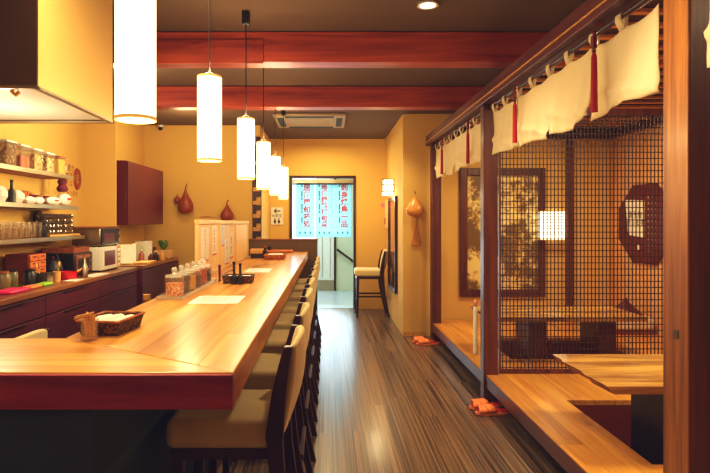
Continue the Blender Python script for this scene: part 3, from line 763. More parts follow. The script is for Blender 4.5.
for a, b in ((5.635,6.835),):
    MB().box(-2.020,-2.0,a,b,1.285,1.925).build('door', M['maroon'], wc, bevel=0.002)

def shelf(z, y1, label):
    t = thing('wall_shelf', label, 'shelf', (0,0,0), 0, 'kitchen wall shelves')
    MB().box(-2.345,-2.10,3.0,y1,z,z+0.022).build('shelf_board', M['board'], t, bevel=0.002)
    MB().box(-2.0998,-2.094,3.0,y1,z-0.004,z+0.026).build('edge_strip', M['steel'], t)
SU, SM, SL = 1.665, 1.418, 1.172
shelf(SU, 4.63, 'topmost kitchen wall shelf, holding square dry food jars')
shelf(SM, 4.72, 'middle kitchen wall shelf, holding mugs and white packets')
shelf(SL, 4.84, 'lowest kitchen wall shelf, holding glasses and stacked cups')
GJ = 'square storage jars on the topmost shelf'
jl = ['square jar of dark mixed beans, nearest on the topmost shelf', 'square jar half full of pink sticks on the topmost shelf', 'square jar of cream and green mix, third on the topmost shelf', 'square jar of cream mix between two others, fourth on the topmost shelf', 'square jar of yellow powder, last on the topmost shelf']
JY = [3.76, 3.93, 4.11, 4.29, 4.48]
for k in range(5):
    t = thing('storage_jar', jl[k], 'jar', (-2.175,JY[k],SU+0.0265), 0, GJ)
    hh = 0.155 - 0.006*k
    mb = MB(); ringbox(mb, 0.062,0.062,0.0,hh,0.97,0.004); mb.box(-0.06,0.06,-0.06,0.06,0,0.004); mb.build('jar_body', M['glass'], t)
    MB().box(-0.054,0.054,-0.054,0.054,0.0045,hh*[0.92,0.55,0.82,0.80,0.88][k]).build('contents', M['content'][k], t)
    MB().box(-0.063,0.063,-0.063,0.063,hh+0.0005,hh+0.014).build('lid', M['white'] if k != 4 else M['board'], t, bevel=0.003)
t = thing('pepper_mill', 'small dark figure shaped pot at the end of the topmost shelf', 'pot', (-2.15,4.59,SU+0.0265))
MB().lathe([(0,0),(0.02,0),(0.024,0.015),(0.012,0.035),(0.016,0.045),(0,0.058)], seg=14).build('pot_body', M['maroon'], t, smooth=True)

# middle shelf
zb = SM+0.0265
t = thing('oil_bottle', 'thin dark bottle among white bundles on the middle shelf', 'bottle', (-2.14,3.80,zb))
MB().lathe([(0,0),(0.024,0),(0.026,0.06),(0.010,0.10),(0.009,0.135),(0,0.135)], seg=14).build('bottle_body', M['black'], t, smooth=True)
MB().cyl((0,0,0.1355), 0.011, 0.02, 12).build('bottle_cap', M['black'], t)
bl = ['crumpled white bag at the near end of the middle shelf', 'white bundle beside the dark bottle on the middle shelf', 'low white bundle in front of the wooden box on the middle shelf']
for k, (x, y, r, sz) in enumerate([(-2.16,3.69,0.062,(0.8,1,0.9)),(-2.16,3.895,0.058,(0.9,1.0,0.8)),(-2.145,4.03,0.050,(0.9,1.3,0.55))]):
    tag(MB().ball((x,y,zb+r*sz[2]*0.95), r, sz=sz, noise=0.18).build('cloth_bundle', M['towel'], smooth=True), bl[k], 'bundle', 'white bundles on the middle shelf')
t = thing('wooden_box', 'ribbed brown box at the back of the middle shelf', 'box', (-2.28,4.10,zb))
MB().box(-0.05,0.05,-0.09,0.09,0,0.10).build('box_body', M['board'], t, bevel=0.003)
mb = MB()
for k in range(6): mb.box(0.0505,0.055,-0.082+0.03*k,-0.066+0.03*k,0.006,0.094)
mb.build('rib', M['drawer'], t)
for k, (y, lab) in enumerate(((4.27,'left purple and cream mug on the middle shelf'),(4.43,'right purple and cream mug on the middle shelf'))):
    t = thing('mug', lab, 'mug', (-2.24,y,zb), 0, 'mugs on the middle shelf')
    MB().lathe([(0,0),(0.04,0),(0.043,0.006),(0.043,0.09),(0.039,0.09),(0.038,0.008),(0,0.008)], seg=20).build('mug_body', M['napkin'], t, smooth=True)
    MB().lathe([(0.0435,0.02),(0.0445,0.02),(0.0445,0.075),(0.0435,0.075)], seg=20, closed=True).build('purple_band', M['purple'], t, smooth=True)
    MB().tube([(0.042,0.0,0.07),(0.066,0,0.066),(0.072,0,0.045),(0.064,0,0.024),(0.042,0,0.02)], 0.005, 8).build('handle', M['napkin'], t, smooth=True)
pl = ['long white packet with red print lying on the middle shelf', 'plump white packet at the far end of the middle shelf', 'small folded packet lying between bundles on the middle shelf']
for k, (x, y, hx_, hy_, h) in enumerate([(-2.135,4.36,0.035,0.11,0.035),(-2.15,4.58,0.045,0.09,0.055),(-2.14,4.16,0.03,0.06,0.03)]):
    t = thing('food_packet', pl[k], 'packet', (x,y,zb), 0, 'white packets on the middle shelf')
    MB().ball((0,0,h*0.93), 1.0, sz=(hx_*1.05,hy_,h*0.9), noise=0.10).build('packet_body', M['paper'], t, smooth=True)
    if k < 2: MB().box(hx_*0.98,hx_*1.14,-0.035,0.02,h*0.8,h*1.15).build('red_print', M['red_ink'], t)
t = thing('purple_lantern', 'small purple cloth ornament hanging below the topmost shelf end', 'ornament', (-2.15,4.55,SU-0.006))
MB().lathe([(0,-0.105),(0.035,-0.10),(0.046,-0.075),(0.03,-0.05),(0.028,-0.045),(0.038,-0.02),(0.026,0.0),(0,0.0)], seg=16).build('cloth_body', M['purple'], t, smooth=True)

# lowest shelf: tumblers in two rows and stacked smoky cups on a tray
zl = SL+0.0265
tum = thing('tumbler', '', 'glass')
MB().lathe([(0,0),(0.028,0),(0.033,0.115),(0.0305,0.115),(0.026,0.008),(0,0.008)], seg=16).build('glass_body', thin_glass('tumbler_glass', (0.99,0.98,0.96,1), 0.22, haze=0.015), tum, smooth=True)
pos = ['nearest', 'second', 'third', 'fourth', 'fifth', 'sixth']
first = True
for r, x in enumerate((-2.135, -2.215, -2.295)):
    for k in range(6):
        o = tum if first else dup(tum); first = False
        o.location = (x, 3.74+0.078*k, zl); o['group'] = 'tumblers on the lowest shelf'
        o['label'] = ('clear tumbler in the front row of the lowest shelf, ' if r == 0 else 'clear tumbler in the middle row of the lowest shelf, ' if r == 1 else 'clear tumbler in the wall-side row of the lowest shelf, ') + (pos[k] if k else 'nearest') + ' from the left'
t = thing('cup_tray', 'cream tray under the stacked dark cups on the lowest shelf', 'tray', (-2.20,4.545,zl))
mb = MB(); ringbox(mb, 0.085, 0.265, 0, 0.016, 0.96, 0.012); mb.box(-0.08,0.08,-0.25,0.25,0,0.004); mb.build('tray_body', M['napkin'], t)
cup = thing('stacked_cup', '', 'cup')
MB().lathe([(0,0),(0.03,0),(0.052,0.014),(0.058,0.030),(0.050,0.043),(0.046,0.043),(0.052,0.030),(0.046,0.018),(0.026,0.006),(0,0.006)], seg=20).build('cup_body', M['smoke_glass'], cup, smooth=True)
MB().lathe([(0,0.0065),(0.024,0.0065),(0.040,0.018),(0.046,0.026),(0,0.026)], seg=16).build('dark_center', M['wicker'], cup, smooth=True)
lev = ['bottom', 'second level', 'third level', 'top']
first = True
for c in range(4):
    for q in range(4):
        o = cup if first else dup(cup); first = False
        o.location = (-2.20, 4.355+0.124*c, zl+0.0046+0.0436*q); o['group'] = 'dark cups stacked on the tray'
        o['label'] = f'smoky cup, {lev[q]} of the {["nearest","second","third","farthest"][c]} stack on the cream tray'
t = thing('ladle', 'dark round pan lid resting behind the cup stacks on the lowest shelf', 'lid', (-2.30,4.45,zl))
MB().lathe([(0,0.19),(0.03,0.188),(0.033,0.17),(0.033,0.0),(0,0.0)], seg=14).build('lid_stand', M['black'], t, smooth=True)
t['label'] = 'thin dark canister behind the cup stacks on the lowest shelf'; t['category'] = 'canister'; t.name = 'dark_canister'
MB().lathe([(0,0.205),(0.012,0.204),(0.034,0.195),(0.034,0.1905),(0,0.1905)], seg=14).build('lid', M['black_metal'], t, smooth=True)
t = thing('black_pot', 'small black pot with handle among the glasses on the lowest shelf', 'pot', (-2.16,4.235,zl))
MB().lathe([(0,0),(0.035,0),(0.042,0.02),(0.042,0.085),(0.03,0.095),(0,0.095)], seg=18).build('pot_body', M['black'], t, smooth=True)
MB().tube([(-0.03,0,0.09),(-0.02,0,0.13),(0.02,0,0.13),(0.03,0,0.09)], 0.005, 8).build('handle', M['black'], t, smooth=True)

# paper notice on the left wall
t = thing('wall_poster', 'yellowed paper notice with lettering on the wall behind the shelves', 'poster', (-2.3485,5.0,1.70))
MB().box(0,0.002,-0.27,0.27,-0.20,0.17).build('paper_sheet', plain('yellowed_paper', lin(222,176,92), 0.8), t)
text_mesh('lettering', 'お品書き\n旬の味\nいろは', 0.07, M['brown_ink'], t, face_x(0.0026,0.06,0.03), space=1.0)
text_mesh('lettering', 'いらっしゃいませ', 0.058, M['brown_ink'], t, face_x(0.0026,0.04,-0.13))
t = thing('wreath_plaque', 'oval brown plaque hanging on the wall beside the shelf ends', 'plaque', (-2.341,5.25,Z(179,5.25)))
MB().lathe([(0.035,-0.008),(0.07,-0.008),(0.075,0),(0.07,0.008),(0.035,0.008)], seg=28, closed=True, M=Matrix.Diagonal((1,1,1.35,1)) @ Matrix.Rotation(R(90),4,'Y')).build('ring', M['gourd_red'], t, smooth=True)
MB().lathe([(0,-0.004),(0.036,-0.004),(0.036,0.004),(0,0.004)], seg=24, M=Matrix.Diagonal((1,1,1.35,1)) @ Matrix.Rotation(R(90),4,'Y')).build('centre', M['gold_strip'], t, smooth=True)
text_mesh('letter', '福', 0.06, M['maroon'], t, face_x(0.0055,0,0))

# worktop clutter
zw = WZ+0.0006
t = thing('drawer_chest', 'small red-brown chest with orange slotted drawers on the worktop', 'chest', (0,0,zw))
MB().box(-2.30,-2.135,4.0,4.24,0,0.205).build('chest_body', M['chest'], t, bevel=0.003)
for a in range(2):
    for q in range(4):
        d = MB().box(-2.134,-2.122,4.008+0.115*a,4.115+0.115*a,0.008+0.049*q,0.052+0.049*q).build('drawer', M['drawer'], t, bevel=0.002)
        MB().box(-2.1218,-2.118,4.04+0.115*a,4.085+0.115*a,0.034+0.049*q,0.041+0.049*q).build('slot', M['black'], d)
for k, (x, y, r, h, lab) in enumerate([(-2.06,3.55,0.05,0.125,'dark green glass jar nearest the camera on the kitchen worktop'),(-2.10,3.72,0.045,0.12,'dark green glass jar between two others on the kitchen worktop'),(-2.06,3.88,0.04,0.11,'black jar in front of the red-brown chest on the kitchen worktop')]):
    t = thing('worktop_jar', lab, 'jar', (x,y,zw), 0, 'dark jars on the worktop')
    MB().lathe([(0,0),(r,0),(r,h*0.8),(r*0.8,h*0.9),(0,h*0.9)], seg=18).build('jar_body', plain('olive_jar', [lin(110,96,44),lin(96,86,40),lin(36,38,44)][k], 0.25), t, smooth=True)
    MB().cyl((0,0,h*0.905), r*0.82, h*0.09, 18).build('lid', M['black'] if k else M['board'], t)
for k, (x, y, hx_, hy_, mk, lab) in enumerate([(-1.965,3.48,0.06,0.11,'pink','bright pink packet lying at the front of the kitchen worktop'),(-1.95,3.70,0.035,0.07,'orange','orange packet between pink and green ones on the worktop'),(-1.95,3.86,0.035,0.065,'green','lime green packet lying at the front of the kitchen worktop')]):
    tag(MB().box(x-hx_,x+hx_,y-hy_,y+hy_,zw,zw+0.02).build('sauce_packet', M[mk], bevel=0.008), lab, 'packet', 'coloured packets on the worktop')
t = thing('utensil_box', 'pale mesh box on the worktop in front of the chest', 'box', (-2.02,3.99,zw))
mb = MB(); ringbox(mb, 0.05,0.045,0,0.075,0.95,0.006); mb.box(-0.046,0.046,-0.042,0.042,0,0.004); mb.build('box_body', M['steel'], t)
t = thing('utensil_crock', 'cream crock beside the mesh box on the worktop', 'crock', (-1.98,4.10,zw))
MB().lathe([(0,0),(0.026,0),(0.029,0.075),(0.025,0.075),(0.023,0.006),(0,0.006)], seg=18).build('crock_body', M['napkin'], t, smooth=True)
for k, (x, y, dx, dy, lab) in enumerate([(-2.03,3.98,-0.02,-0.02,'pale spatula standing in the mesh box on the worktop'),(-1.975,4.095,0.02,-0.015,'left wooden spoon standing in the cream crock'),(-1.985,4.105,0.0,0.04,'right wooden spoon standing in the cream crock')]):
    o = thing('cooking_utensil', lab, 'utensil', (0,0,0), 0, 'cooking utensils in the worktop holders')
    MB().tube([(x,y,zw+0.012),(x+dx,y+dy,zw+0.115)], 0.004, 6).build('handle', M['napkin'], o, smooth=True)
    MB().ball((x+dx*1.2,y+dy*1.2,zw+0.128), 0.014, sz=(0.6,1,1.3)).build('head', M['napkin'], o, smooth=True)
t = thing('red_saucepan', 'bright red saucepan on the worktop beside the chest', 'saucepan', (-1.98,4.27,zw))
MB().lathe([(0,0),(0.062,0),(0.068,0.01),(0.07,0.06),(0.066,0.06),(0.063,0.012),(0,0.012)], seg=24).build('pan_body', M['red_plastic'], t, smooth=True)
MB().tube([(0.04,0.055,0.05),(0.07,0.10,0.075),(0.075,0.11,0.08)], 0.007, 8).build('handle', M['napkin'], t, smooth=True)
t = thing('black_kettle', 'black kettle behind the red saucepan on the worktop', 'kettle', (-2.13,4.35,zw))
MB().lathe([(0,0),(0.07,0),(0.078,0.05),(0.065,0.12),(0.03,0.15),(0,0.152)], seg=22).build('kettle_body', M['black'], t, smooth=True)
MB().tube([(-0.05,0,0.13),(-0.03,0,0.185),(0.03,0,0.185),(0.05,0,0.13)], 0.007, 8).build('handle', M['black'], t, smooth=True)
MB().ball((0,0,0.16), 0.012).build('lid_knob', M['maroon'], t, smooth=True)
t = thing('toaster_oven', 'brown toaster oven under the wooden tray on the worktop', 'toaster oven', (0,0,zw))
MB().box(-2.28,-2.012,4.46,4.80,0.012,0.185).build('oven_body', M['black'], t, bevel=0.008)
d = MB().box(-2.0115,-2.0,4.475,4.735,0.03,0.17).build('oven_door', M['board'], t, bevel=0.003)
MB().box(-1.9995,-1.997,4.50,4.71,0.05,0.13).build('window_pane', M['black'], d)
MB().tube([(-1.9985,4.50,0.152),(-1.988,4.52,0.152),(-1.988,4.69,0.152),(-1.9985,4.71,0.152)], 0.005, 6).build('handle', M['steel'], d)
for q in range(3): MB().cyl((0,0,0), 0.014, 0.012, 12, M=Matrix.Translation((-2.011,4.765,0.05+0.05*q)) @ Matrix.Rotation(R(90),4,'Y')).build('knob', M['steel'], t)
mb = MB()
for xx in (-2.26,-2.05):
    for yy in (4.48,4.77): mb.box(xx,xx+0.02,yy,yy+0.015,0,0.0118)
mb.build('foot', M['black'], t)
t = thing('wooden_tray', 'shallow wooden tray lying on top of the toaster oven', 'tray', (-2.15,4.62,zw+0.1856))
mb = MB(); ringbox(mb, 0.13,0.15,0,0.042,0.97,0.012); mb.box(-0.126,0.126,-0.145,0.145,0,0.008); mb.build('tray_body', M['board'], t, bevel=0.001)
for k, (x, y, lab) in enumerate([(-1.90,4.385,'left slim steel bottle beside the toaster oven'),(-1.925,4.45,'right slim steel bottle beside the toaster oven')]):
    t = thing('slim_bottle', lab, 'bottle', (x,y,zw), 0, 'slim bottles beside the toaster')
    MB().lathe([(0,0),(0.026,0),(0.026,0.07),(0.008,0.115),(0.007,0.165),(0,0.165)], seg=14).build('bottle_body', M['steel'], t, smooth=True)
    MB().cyl((0,0,0.1655), 0.009, 0.014, 10).build('bottle_cap', M['board'], t)
for k, (x0, x1, y0, y1, lab) in enumerate([(-1.94,-1.85,4.10,4.27,'left white sheet lying at the front of the kitchen worktop'),(-1.955,-1.845,4.42,4.76,'right white sheet lying below the toaster oven')]):
    tag(MB().box(x0,x1,y0,y1,zw,zw+0.004).build('paper_sheet', M['paper']), lab, 'paper', 'papers on the kitchen worktop')
t = thing('microwave_oven', 'white microwave oven at the far end of the kitchen worktop', 'microwave', (0,0,zw))
MB().box(-2.30,-1.962,4.86,5.30,0.012,0.215).build('oven_body', M['white'], t, bevel=0.006)
d = MB().box(-1.9615,-1.95,4.865,5.20,0.016,0.212).build('oven_door', M['white'], t, bevel=0.003)
MB().box(-1.9495,-1.947,4.91,5.15,0.05,0.18).build('window_pane', M['maroon'], d)
MB().box(-1.9615,-1.952,5.205,5.295,0.016,0.212).build('control_panel', M['napkin'], t)
mb = MB()
for q in range(4): mb.box(-1.9515,-1.949,5.22,5.28,0.03+0.045*q,0.055+0.045*q)
mb.build('button', M['white'], t)
mb = MB()
for xx in (-2.28,-2.0):
    for yy in (4.88,5.27): mb.box(xx,xx+0.02,yy,yy+0.015,0,0.0118)
mb.build('foot', M['black'], t)
t = thing('steam_oven', 'silver oven with dark window stacked on the white microwave', 'oven', (0,0,zw+0.2156))
MB().box(-2.22,-1.972,4.87,5.30,0.012,0.165).build('oven_body', M['steel'], t, bevel=0.005)
MB().box(-2.23,-1.96,4.86,5.31,0.1655,0.178).build('top_plate', M['board'], t)
d = MB().box(-1.9715,-1.96,4.88,5.20,0.02,0.158).build('oven_door', M['black'], t, bevel=0.003)
MB().box(-1.9595,-1.957,4.92,5.16,0.045,0.12).build('window_pane', M['maroon'], d)
MB().box(-1.9715,-1.962,5.205,5.295,0.02,0.158).build('control_panel', M['black'], t)
for q in range(2): MB().cyl((0,0,0), 0.018, 0.012, 12, M=Matrix.Translation((-1.9615,5.25,0.06+0.055*q)) @ Matrix.Rotation(R(90),4,'Y')).build('knob', M['steel'], t)
mb = MB()
for xx in (-2.20,-2.0):
    for yy in (4.89,5.27): mb.box(xx,xx+0.02,yy,yy+0.015,0,0.0118)
mb.build('foot', M['black'], t)

# far cabinet: cube lamp and clutter
t = thing('cube_lamp', 'glowing paper cube lamp on the far kitchen cabinet', 'lamp', (-2.07,5.78,zw))
MB().box(-0.075,0.075,-0.075,0.075,0.012,0.205).build('lamp_shade', M['cube_glow'], t, bevel=0.004)
mb = MB(); mb.box(-0.08,0.08,-0.08,0.08,0,0.0115).box(-0.08,0.08,-0.08,0.08,0.2055,0.213); mb.build('base', M['gold_strip'], t)
lamp('POINT', (-1.86,5.80,WZ+0.16), 2.2*LIGHT, size=0.05)
t = thing('paper_tray', 'flat tray with napkins in front of the cube lamp', 'tray', (-1.93,5.92,zw))
MB().box(-0.08,0.08,-0.16,0.16,0,0.02).build('tray_body', M['napkin'], t, bevel=0.005)
for k, (x, y, h, mk, lab) in enumerate([(-2.02,6.10,0.13,'board','brown bottle beside the cube lamp on the far cabinet'),(-1.95,6.20,0.09,'maroon','short maroon jar on the far kitchen cabinet'),(-1.93,6.32,0.10,'black','black jar in front of the white box on the far cabinet'),(-1.90,6.45,0.10,'gold_strip','pale yellow jar beside the planter on the far cabinet')]):
    b = thing('cabinet_bottle', lab, 'bottle', (x,y,zw), 0, 'bottles on the far kitchen cabinet')
    MB().lathe([(0,0),(0.03,0),(0.03,h*0.6),(0.014,h*0.78),(0.013,h*0.92),(0,h*0.92)], seg=14).build('bottle_body', M[mk], b, smooth=True)
    MB().cyl((0,0,h*0.925), 0.015, h*0.09, 12).build('bottle_cap', M['white'], b)
t = thing('white_carton', 'white carton standing on the far kitchen cabinet against the wall', 'carton', (-2.10,6.42,zw))
MB().box(-0.08,0.08,-0.06,0.06,0,0.215).build('carton_body', M['paper'], t, bevel=0.004)
text_mesh('print', '茶', 0.07, M['green'], t, face_y(0,-0.0606,0.12))
t = thing('planter', 'green leafy plant in a cream pot on the far kitchen cabinet', 'potted plant', (-1.945,6.66,zw))
MB().box(-0.10,0.10,-0.07,0.07,0,0.10).build('pot', M['napkin'], t, bevel=0.01)
mb = MB()
for k in range(46):
    a = random.random()*2*PI; l = 0.05+random.random()*0.05; h = 0.05+random.random()*0.07
    c, s = math.cos(a), math.sin(a)
    b0 = Vector((c*0.02, s*0.02, 0.10)); m1 = Vector((c*l*0.7, s*l*0.6, 0.10+h)); e1 = Vector((c*l*1.15, s*l*0.8, 0.10+h*0.8)); w_ = Vector((-s,c,0))*0.012
    v = [mb.bm.verts.new(p) for p in (b0, m1-w_, e1, m1+w_)]
    mb.bm.faces.new(v)
mb.build('foliage', M['leaf'], t)
t = thing('round_clock', 'dark rounded basket beside the plant on the far cabinet', 'basket', (-2.16,6.80,zw)); t.name = 'round_basket'
MB().lathe([(0,0),(0.07,0),(0.09,0.06),(0.075,0.13),(0.068,0.13),(0.08,0.06),(0.06,0.006),(0,0.006)], seg=20).build('basket_body', M['wicker'], t, smooth=True)

# brown pole end seen behind the counter
t = thing('standing_pole', 'short brown pole end standing behind the counter near the spice jars', 'pole', (-1.19,3.7,0))
MB().cyl((0,0,0.05), 0.022, 0.75, 14).build('pole_shaft', M['board'], t, smooth=True)
MB().cyl((0,0,0.8005), 0.024, 0.035, 14).build('pole_cap', M['gold_strip'], t, smooth=True)
MB().lathe([(0,0),(0.09,0),(0.09,0.02),(0.024,0.0495),(0,0.0495)], seg=18).build('base', M['black'], t, smooth=True)

# ------------------------------------------------------------------ back walls: gourds, camera, sign, hatch, carved strip
def gourd(name, label, x, z, w, h, y, m, ring=False, lean=0.0):
    t = thing(name, label, 'gourd', (x,y,z), 0, 'hanging gourds')
    prof = [(0,0),(0.28,0.01),(0.44,0.10),(0.5,0.24),(0.45,0.40),(0.33,0.55),(0.2,0.68),(0.11,0.80),(0.06,0.90),(0.035,1.0),(0,1.0)]
    MB().lathe([(r*w, zz*h) for r, zz in prof], seg=28, sq=0.8).build('gourd_body', m, t, smooth=True)
    MB().tube([(0,0,h*0.995),(0.008,0,h*1.05),(0.016+lean,0.01,h*1.12)], [0.007,0.005,0.006], 8).build('stem', M['maroon'], t, smooth=True)
    MB().tube([(0.0,0.02,h*1.0),(0.0,0.05,h*1.17)], 0.0025, 5).build('cord', M['ink'], t)
    return t
gy = YB-0.09
gourd('hanging_gourd', 'red-brown gourd hanging on the kitchen back wall beside the maroon cabinet', X(185.5,gy), Z(213.5,gy), 0.20, 0.33, gy, M['gourd_red'])
t = thing('small_gourd', 'tiny ring shaped gourd hanging left of the red-brown gourd', 'gourd', (X(177,7.15),7.15,Z(200,7.15)), 0, 'hanging gourds')
MB().ball((0,0,0), 0.042, sz=(0.9,0.7,1.1)).build('gourd_body', M['gourd_red'], t, smooth=True)
MB().tube([(0,0,0.045),(0.004,0,0.075)], 0.005, 6).build('stem', M['maroon'], t)
gourd('hanging_gourd', 'smaller red gourd above the pale wood menu screen', X(227,gy), Z(221,gy), 0.175, 0.235, gy, M['gourd_red'])
t = thing('wall_hatch', 'square plaster access hatch on the wall behind the menu screen', 'hatch')
MB().box(X(194,YB), X(241,YB), YB-0.012, YB-0.002, 0.95, Z(208,YB)).build('hatch_door', M['wall'], t, bevel=0.002)
MB().tube([(X(200,YB),YB-0.016,Z(217,YB)),(X(207,YB),YB-0.03,Z(216,YB)),(X(214,YB),YB-0.016,Z(217,YB))], 0.008, 6).build('handle', M['gold_strip'], t)
t = thing('carved_strip', 'tall dark carved wood strip at the end of the kitchen back wall', 'carved strip')
x0, x1 = X(252.5,YB-0.02), X(261.5,YB-0.02)
mb = MB(); mb.box(x0,x0+0.045,YB-0.03,YB-0.006,0.95,2.3).box(x1-0.012,x1,YB-0.03,YB-0.006,0.95,2.3)
for zz in [0.95+0.17*k for k in range(9)]: mb.box(x0+0.0455,x1-0.0125,YB-0.03,YB-0.006,zz,zz+0.06+0.03*(int(zz*100)%2))
mb.build('carved_frame', M['dark_wood'], t, bevel=0.002)
mb = MB()
for zz in [1.02+0.17*k for k in range(7)]: mb.box(x0+0.01,x1-0.015,YB-0.036,YB-0.031,zz,zz+0.05)
mb.build('pale_inlay', M['gold_strip'], t)
t = thing('security_camera', 'small white dome camera on the wall near the hood', 'camera', (X(160,7.1),7.13,Z(127,7.1)))
MB().cyl((0,0,0), 0.035, 0.03, 16).build('base', M['white'], t, smooth=True)
MB().ball((0.0,-0.01,-0.012), 0.028).build('lens_ball', M['black'], t, smooth=True)
# restroom sign on the door wall
t = thing('restroom_sign', 'cream restroom sign with a left arrow beside the doorway', 'sign', (X(277,YD),YD-0.012,Z(216,YD)))
MB().box(-0.09,0.09,0,0.01,-0.13,0.13).build('sign_board', M['paper'], t, bevel=0.002)
mb = MB(); mb.prism([(-0.05,0.075),(-0.012,0.112),(0.004,0.112),(-0.022,0.083),(0.05,0.083),(0.05,0.067),(-0.022,0.067),(0.004,0.038),(-0.012,0.038)], -0.002, -0.0005, 'y'); mb.build('arrow', M['ink'], t)
text_mesh('lettering', '化粧室', 0.052, M['ink'], t, face_y(0,-0.001,0.0))
for s, nm in ((-1,'man'),(1,'woman')):
    mb = MB(); c = s*0.03
    mb.lathe([(0,-0.0015),(0.011,-0.0015),(0.011,-0.0005),(0,-0.0005)], seg=14, M=Matrix.Translation((c,0,-0.045)) @ Matrix.Rotation(R(-90),4,'X'))
    if s < 0: mb.prism([(c-0.017,-0.06),(c+0.017,-0.06),(c+0.015,-0.088),(c+0.009,-0.115),(c-0.009,-0.115),(c-0.015,-0.088)], -0.002, -0.0005, 'y')
    else: mb.prism([(c-0.009,-0.06),(c+0.009,-0.06),(c+0.021,-0.098),(c+0.008,-0.098),(c+0.007,-0.115),(c-0.007,-0.115),(c-0.008,-0.098),(c-0.021,-0.098)], -0.002, -0.0005, 'y')
    mb.build(nm+'_pictogram', M['ink'], t)

# ------------------------------------------------------------------ entrance noren
en = thing('entrance_curtain', 'pale blue split curtain with columns of red writing in the doorway', 'curtain')
ye = YD+0.14
MB().tube([(DX0+0.0,ye,Z(184,ye)),(DX1,ye,Z(184,ye))], 0.011, 8).build('rod', M['black_metal'], en, smooth=True)
cols = ['居酒屋旬味処', '地酒鍋料理旬菜', '刺身焼鳥一品']
xs = [(296,314.5),(315.5,333),(333.8,351.5)]
for k, (a, b) in enumerate(xs):
    x0, x1, zt, zb_ = X(a,ye), X(b,ye), Z(183,ye), Z(237,ye)
    mb = MB(); mb.grid(lambda u, v: (x0+(x1-x0)*u, ye+0.006*math.sin(u*9+k), zt+(zb_-zt)*v), 20, 8)
    p = mb.build('cloth_panel', M['cloth_cyan'], en, smooth=True, solid=0.002)
    s = cols[k]; ch = (zt-zb_)*0.80/len(s)
    xc = (x0+x1)/2 + (0.015 if k != 1 else -0.01)
    text_mesh('red_writing', '\n'.join(s), ch, M['red_ink'], p, face_y(xc+0.01, ye-0.012, zt-(zt-zb_)*0.43), bold=0.003)
    mb = MB()
    for q in range(6): mb.box(xc-0.075, xc-0.055, ye-0.0125, ye-0.012, zt-0.06-0.10*q-0.05*(q%2), zt-0.02-0.10*q)
    mb.build('blue_writing', M['cyan_ink'], p)
    mb = MB(); mb.box(x0,x1,ye-0.0125,ye-0.012,zb_+0.145,zb_+0.149)
    for q in range(3): mb.box(x0+(x1-x0)*(0.22+0.28*q)-0.012, x0+(x1-x0)*(0.22+0.28*q)+0.012, ye-0.0125, ye-0.012, zb_+0.05, zb_+0.085)
    mb.build('border_marks', M['cyan_ink'], p)
    mb = MB()
    for q in range(3):
        xx = x0+(x1-x0)*(0.15+0.35*q); mb.box(xx-0.012,xx+0.012,ye-0.014,ye+0.014,zt-0.003,zt+0.006)
    mb.build('tab', M['cloth_cyan'], p)

# ------------------------------------------------------------------ corridor right wall: sconce, alarm, tall mirror; gourd and paddle on the front of that wall
t = thing('wall_sconce', 'square paper wall lantern with dark frame on the corridor wall', 'wall lamp', (XC-0.075,7.35,0))
zt, zb_ = Z(179,7.3), Z(196,7.3)
MB().box(-0.068,0.068,-0.068,0.068,zb_+0.01,zt-0.006).build('lamp_shade', M['sconce_glow'], t)
mb = MB()
for a in (-1,1):
    for b in (-1,1): mb.box(a*0.07-0.006,a*0.07+0.004 if a>0 else a*0.07+0.006,b*0.07-0.006,b*0.07+0.006,zb_+0.05,zt)
for zz in (zb_+0.05,(zt+zb_)/2+0.03,zt-0.01):
    mb.box(-0.076,0.074,-0.076,-0.069,zz,zz+0.01).box(-0.076,-0.069,-0.069,0.069,zz,zz+0.01).box(-0.076,0.074,0.069,0.076,zz,zz+0.01)
mb.build('frame', M['dark_wood'], t)
lamp('POINT', (XC-0.22,7.35,1.62), 9*LIGHT, size=0.06)
t = thing('alarm_panel', 'cream fire alarm box with a red lamp on the corridor wall', 'alarm', (XC,8.0,0))
MB().box(-0.04,0.0002,-0.09,0.10,Z(228,8),Z(200,8)).build('box_body', M['alarm'], t, bevel=0.005)
MB().ball((-0.07,0.06,Z(205,8)), 0.03, sz=(1,1,1)).build('red_lamp', M['red_lamp'], t, smooth=True)
MB().box(-0.05,-0.0405,-0.03,0.05,Z(224,8),Z(218,8)).build('red_button', M['red_plastic'], t)
t = thing('wall_mirror', 'tall dark framed mirror on the corridor wall under the lantern', 'mirror', (XC,7.3,0))
y0, y1, z0, z1 = -0.38, 0.42, 0.42, 1.63
mb = MB(); mb.box(-0.035,-0.002,y0,y0+0.05,z0,z1).box(-0.035,-0.002,y1-0.05,y1,z0,z1).box(-0.035,-0.002,y0+0.05,y1-0.05,z0,z0+0.05).box(-0.035,-0.002,y0+0.05,y1-0.05,z1-0.05,z1)
mb.build('frame', M['dark_wood'], t, bevel=0.004)
MB().box(-0.018,-0.002,y0+0.0505,y1-0.0505,z0+0.0505,z1-0.0505).build('mirror_glass', M['mirror'], t)
gy2 = YF-0.095
gourd('hanging_gourd', 'tan gourd hanging above a wooden paddle on the front of the corridor wall', X(415,gy2), Z(216,gy2), 0.205, 0.25, gy2, M['gourd_tan'], lean=-0.02)
t = thing('wooden_paddle', 'flat wooden rice paddle hanging below the tan gourd', 'paddle', (X(416,6.4),YF-0.018,0))
zt, zb_ = Z(214,6.4), Z(246,6.4)
MB().prism([(-0.012,zt),(-0.014,zt-0.16),(-0.03,zt-0.22),(-0.058,zb_+0.01),(-0.052,zb_),(0.052,zb_),(0.058,zb_+0.01),(0.03,zt-0.22),(0.014,zt-0.16),(0.012,zt)], 0.0, 0.014, 'y').build('paddle_blade', M['gourd_tan'], t, bevel=0.004)
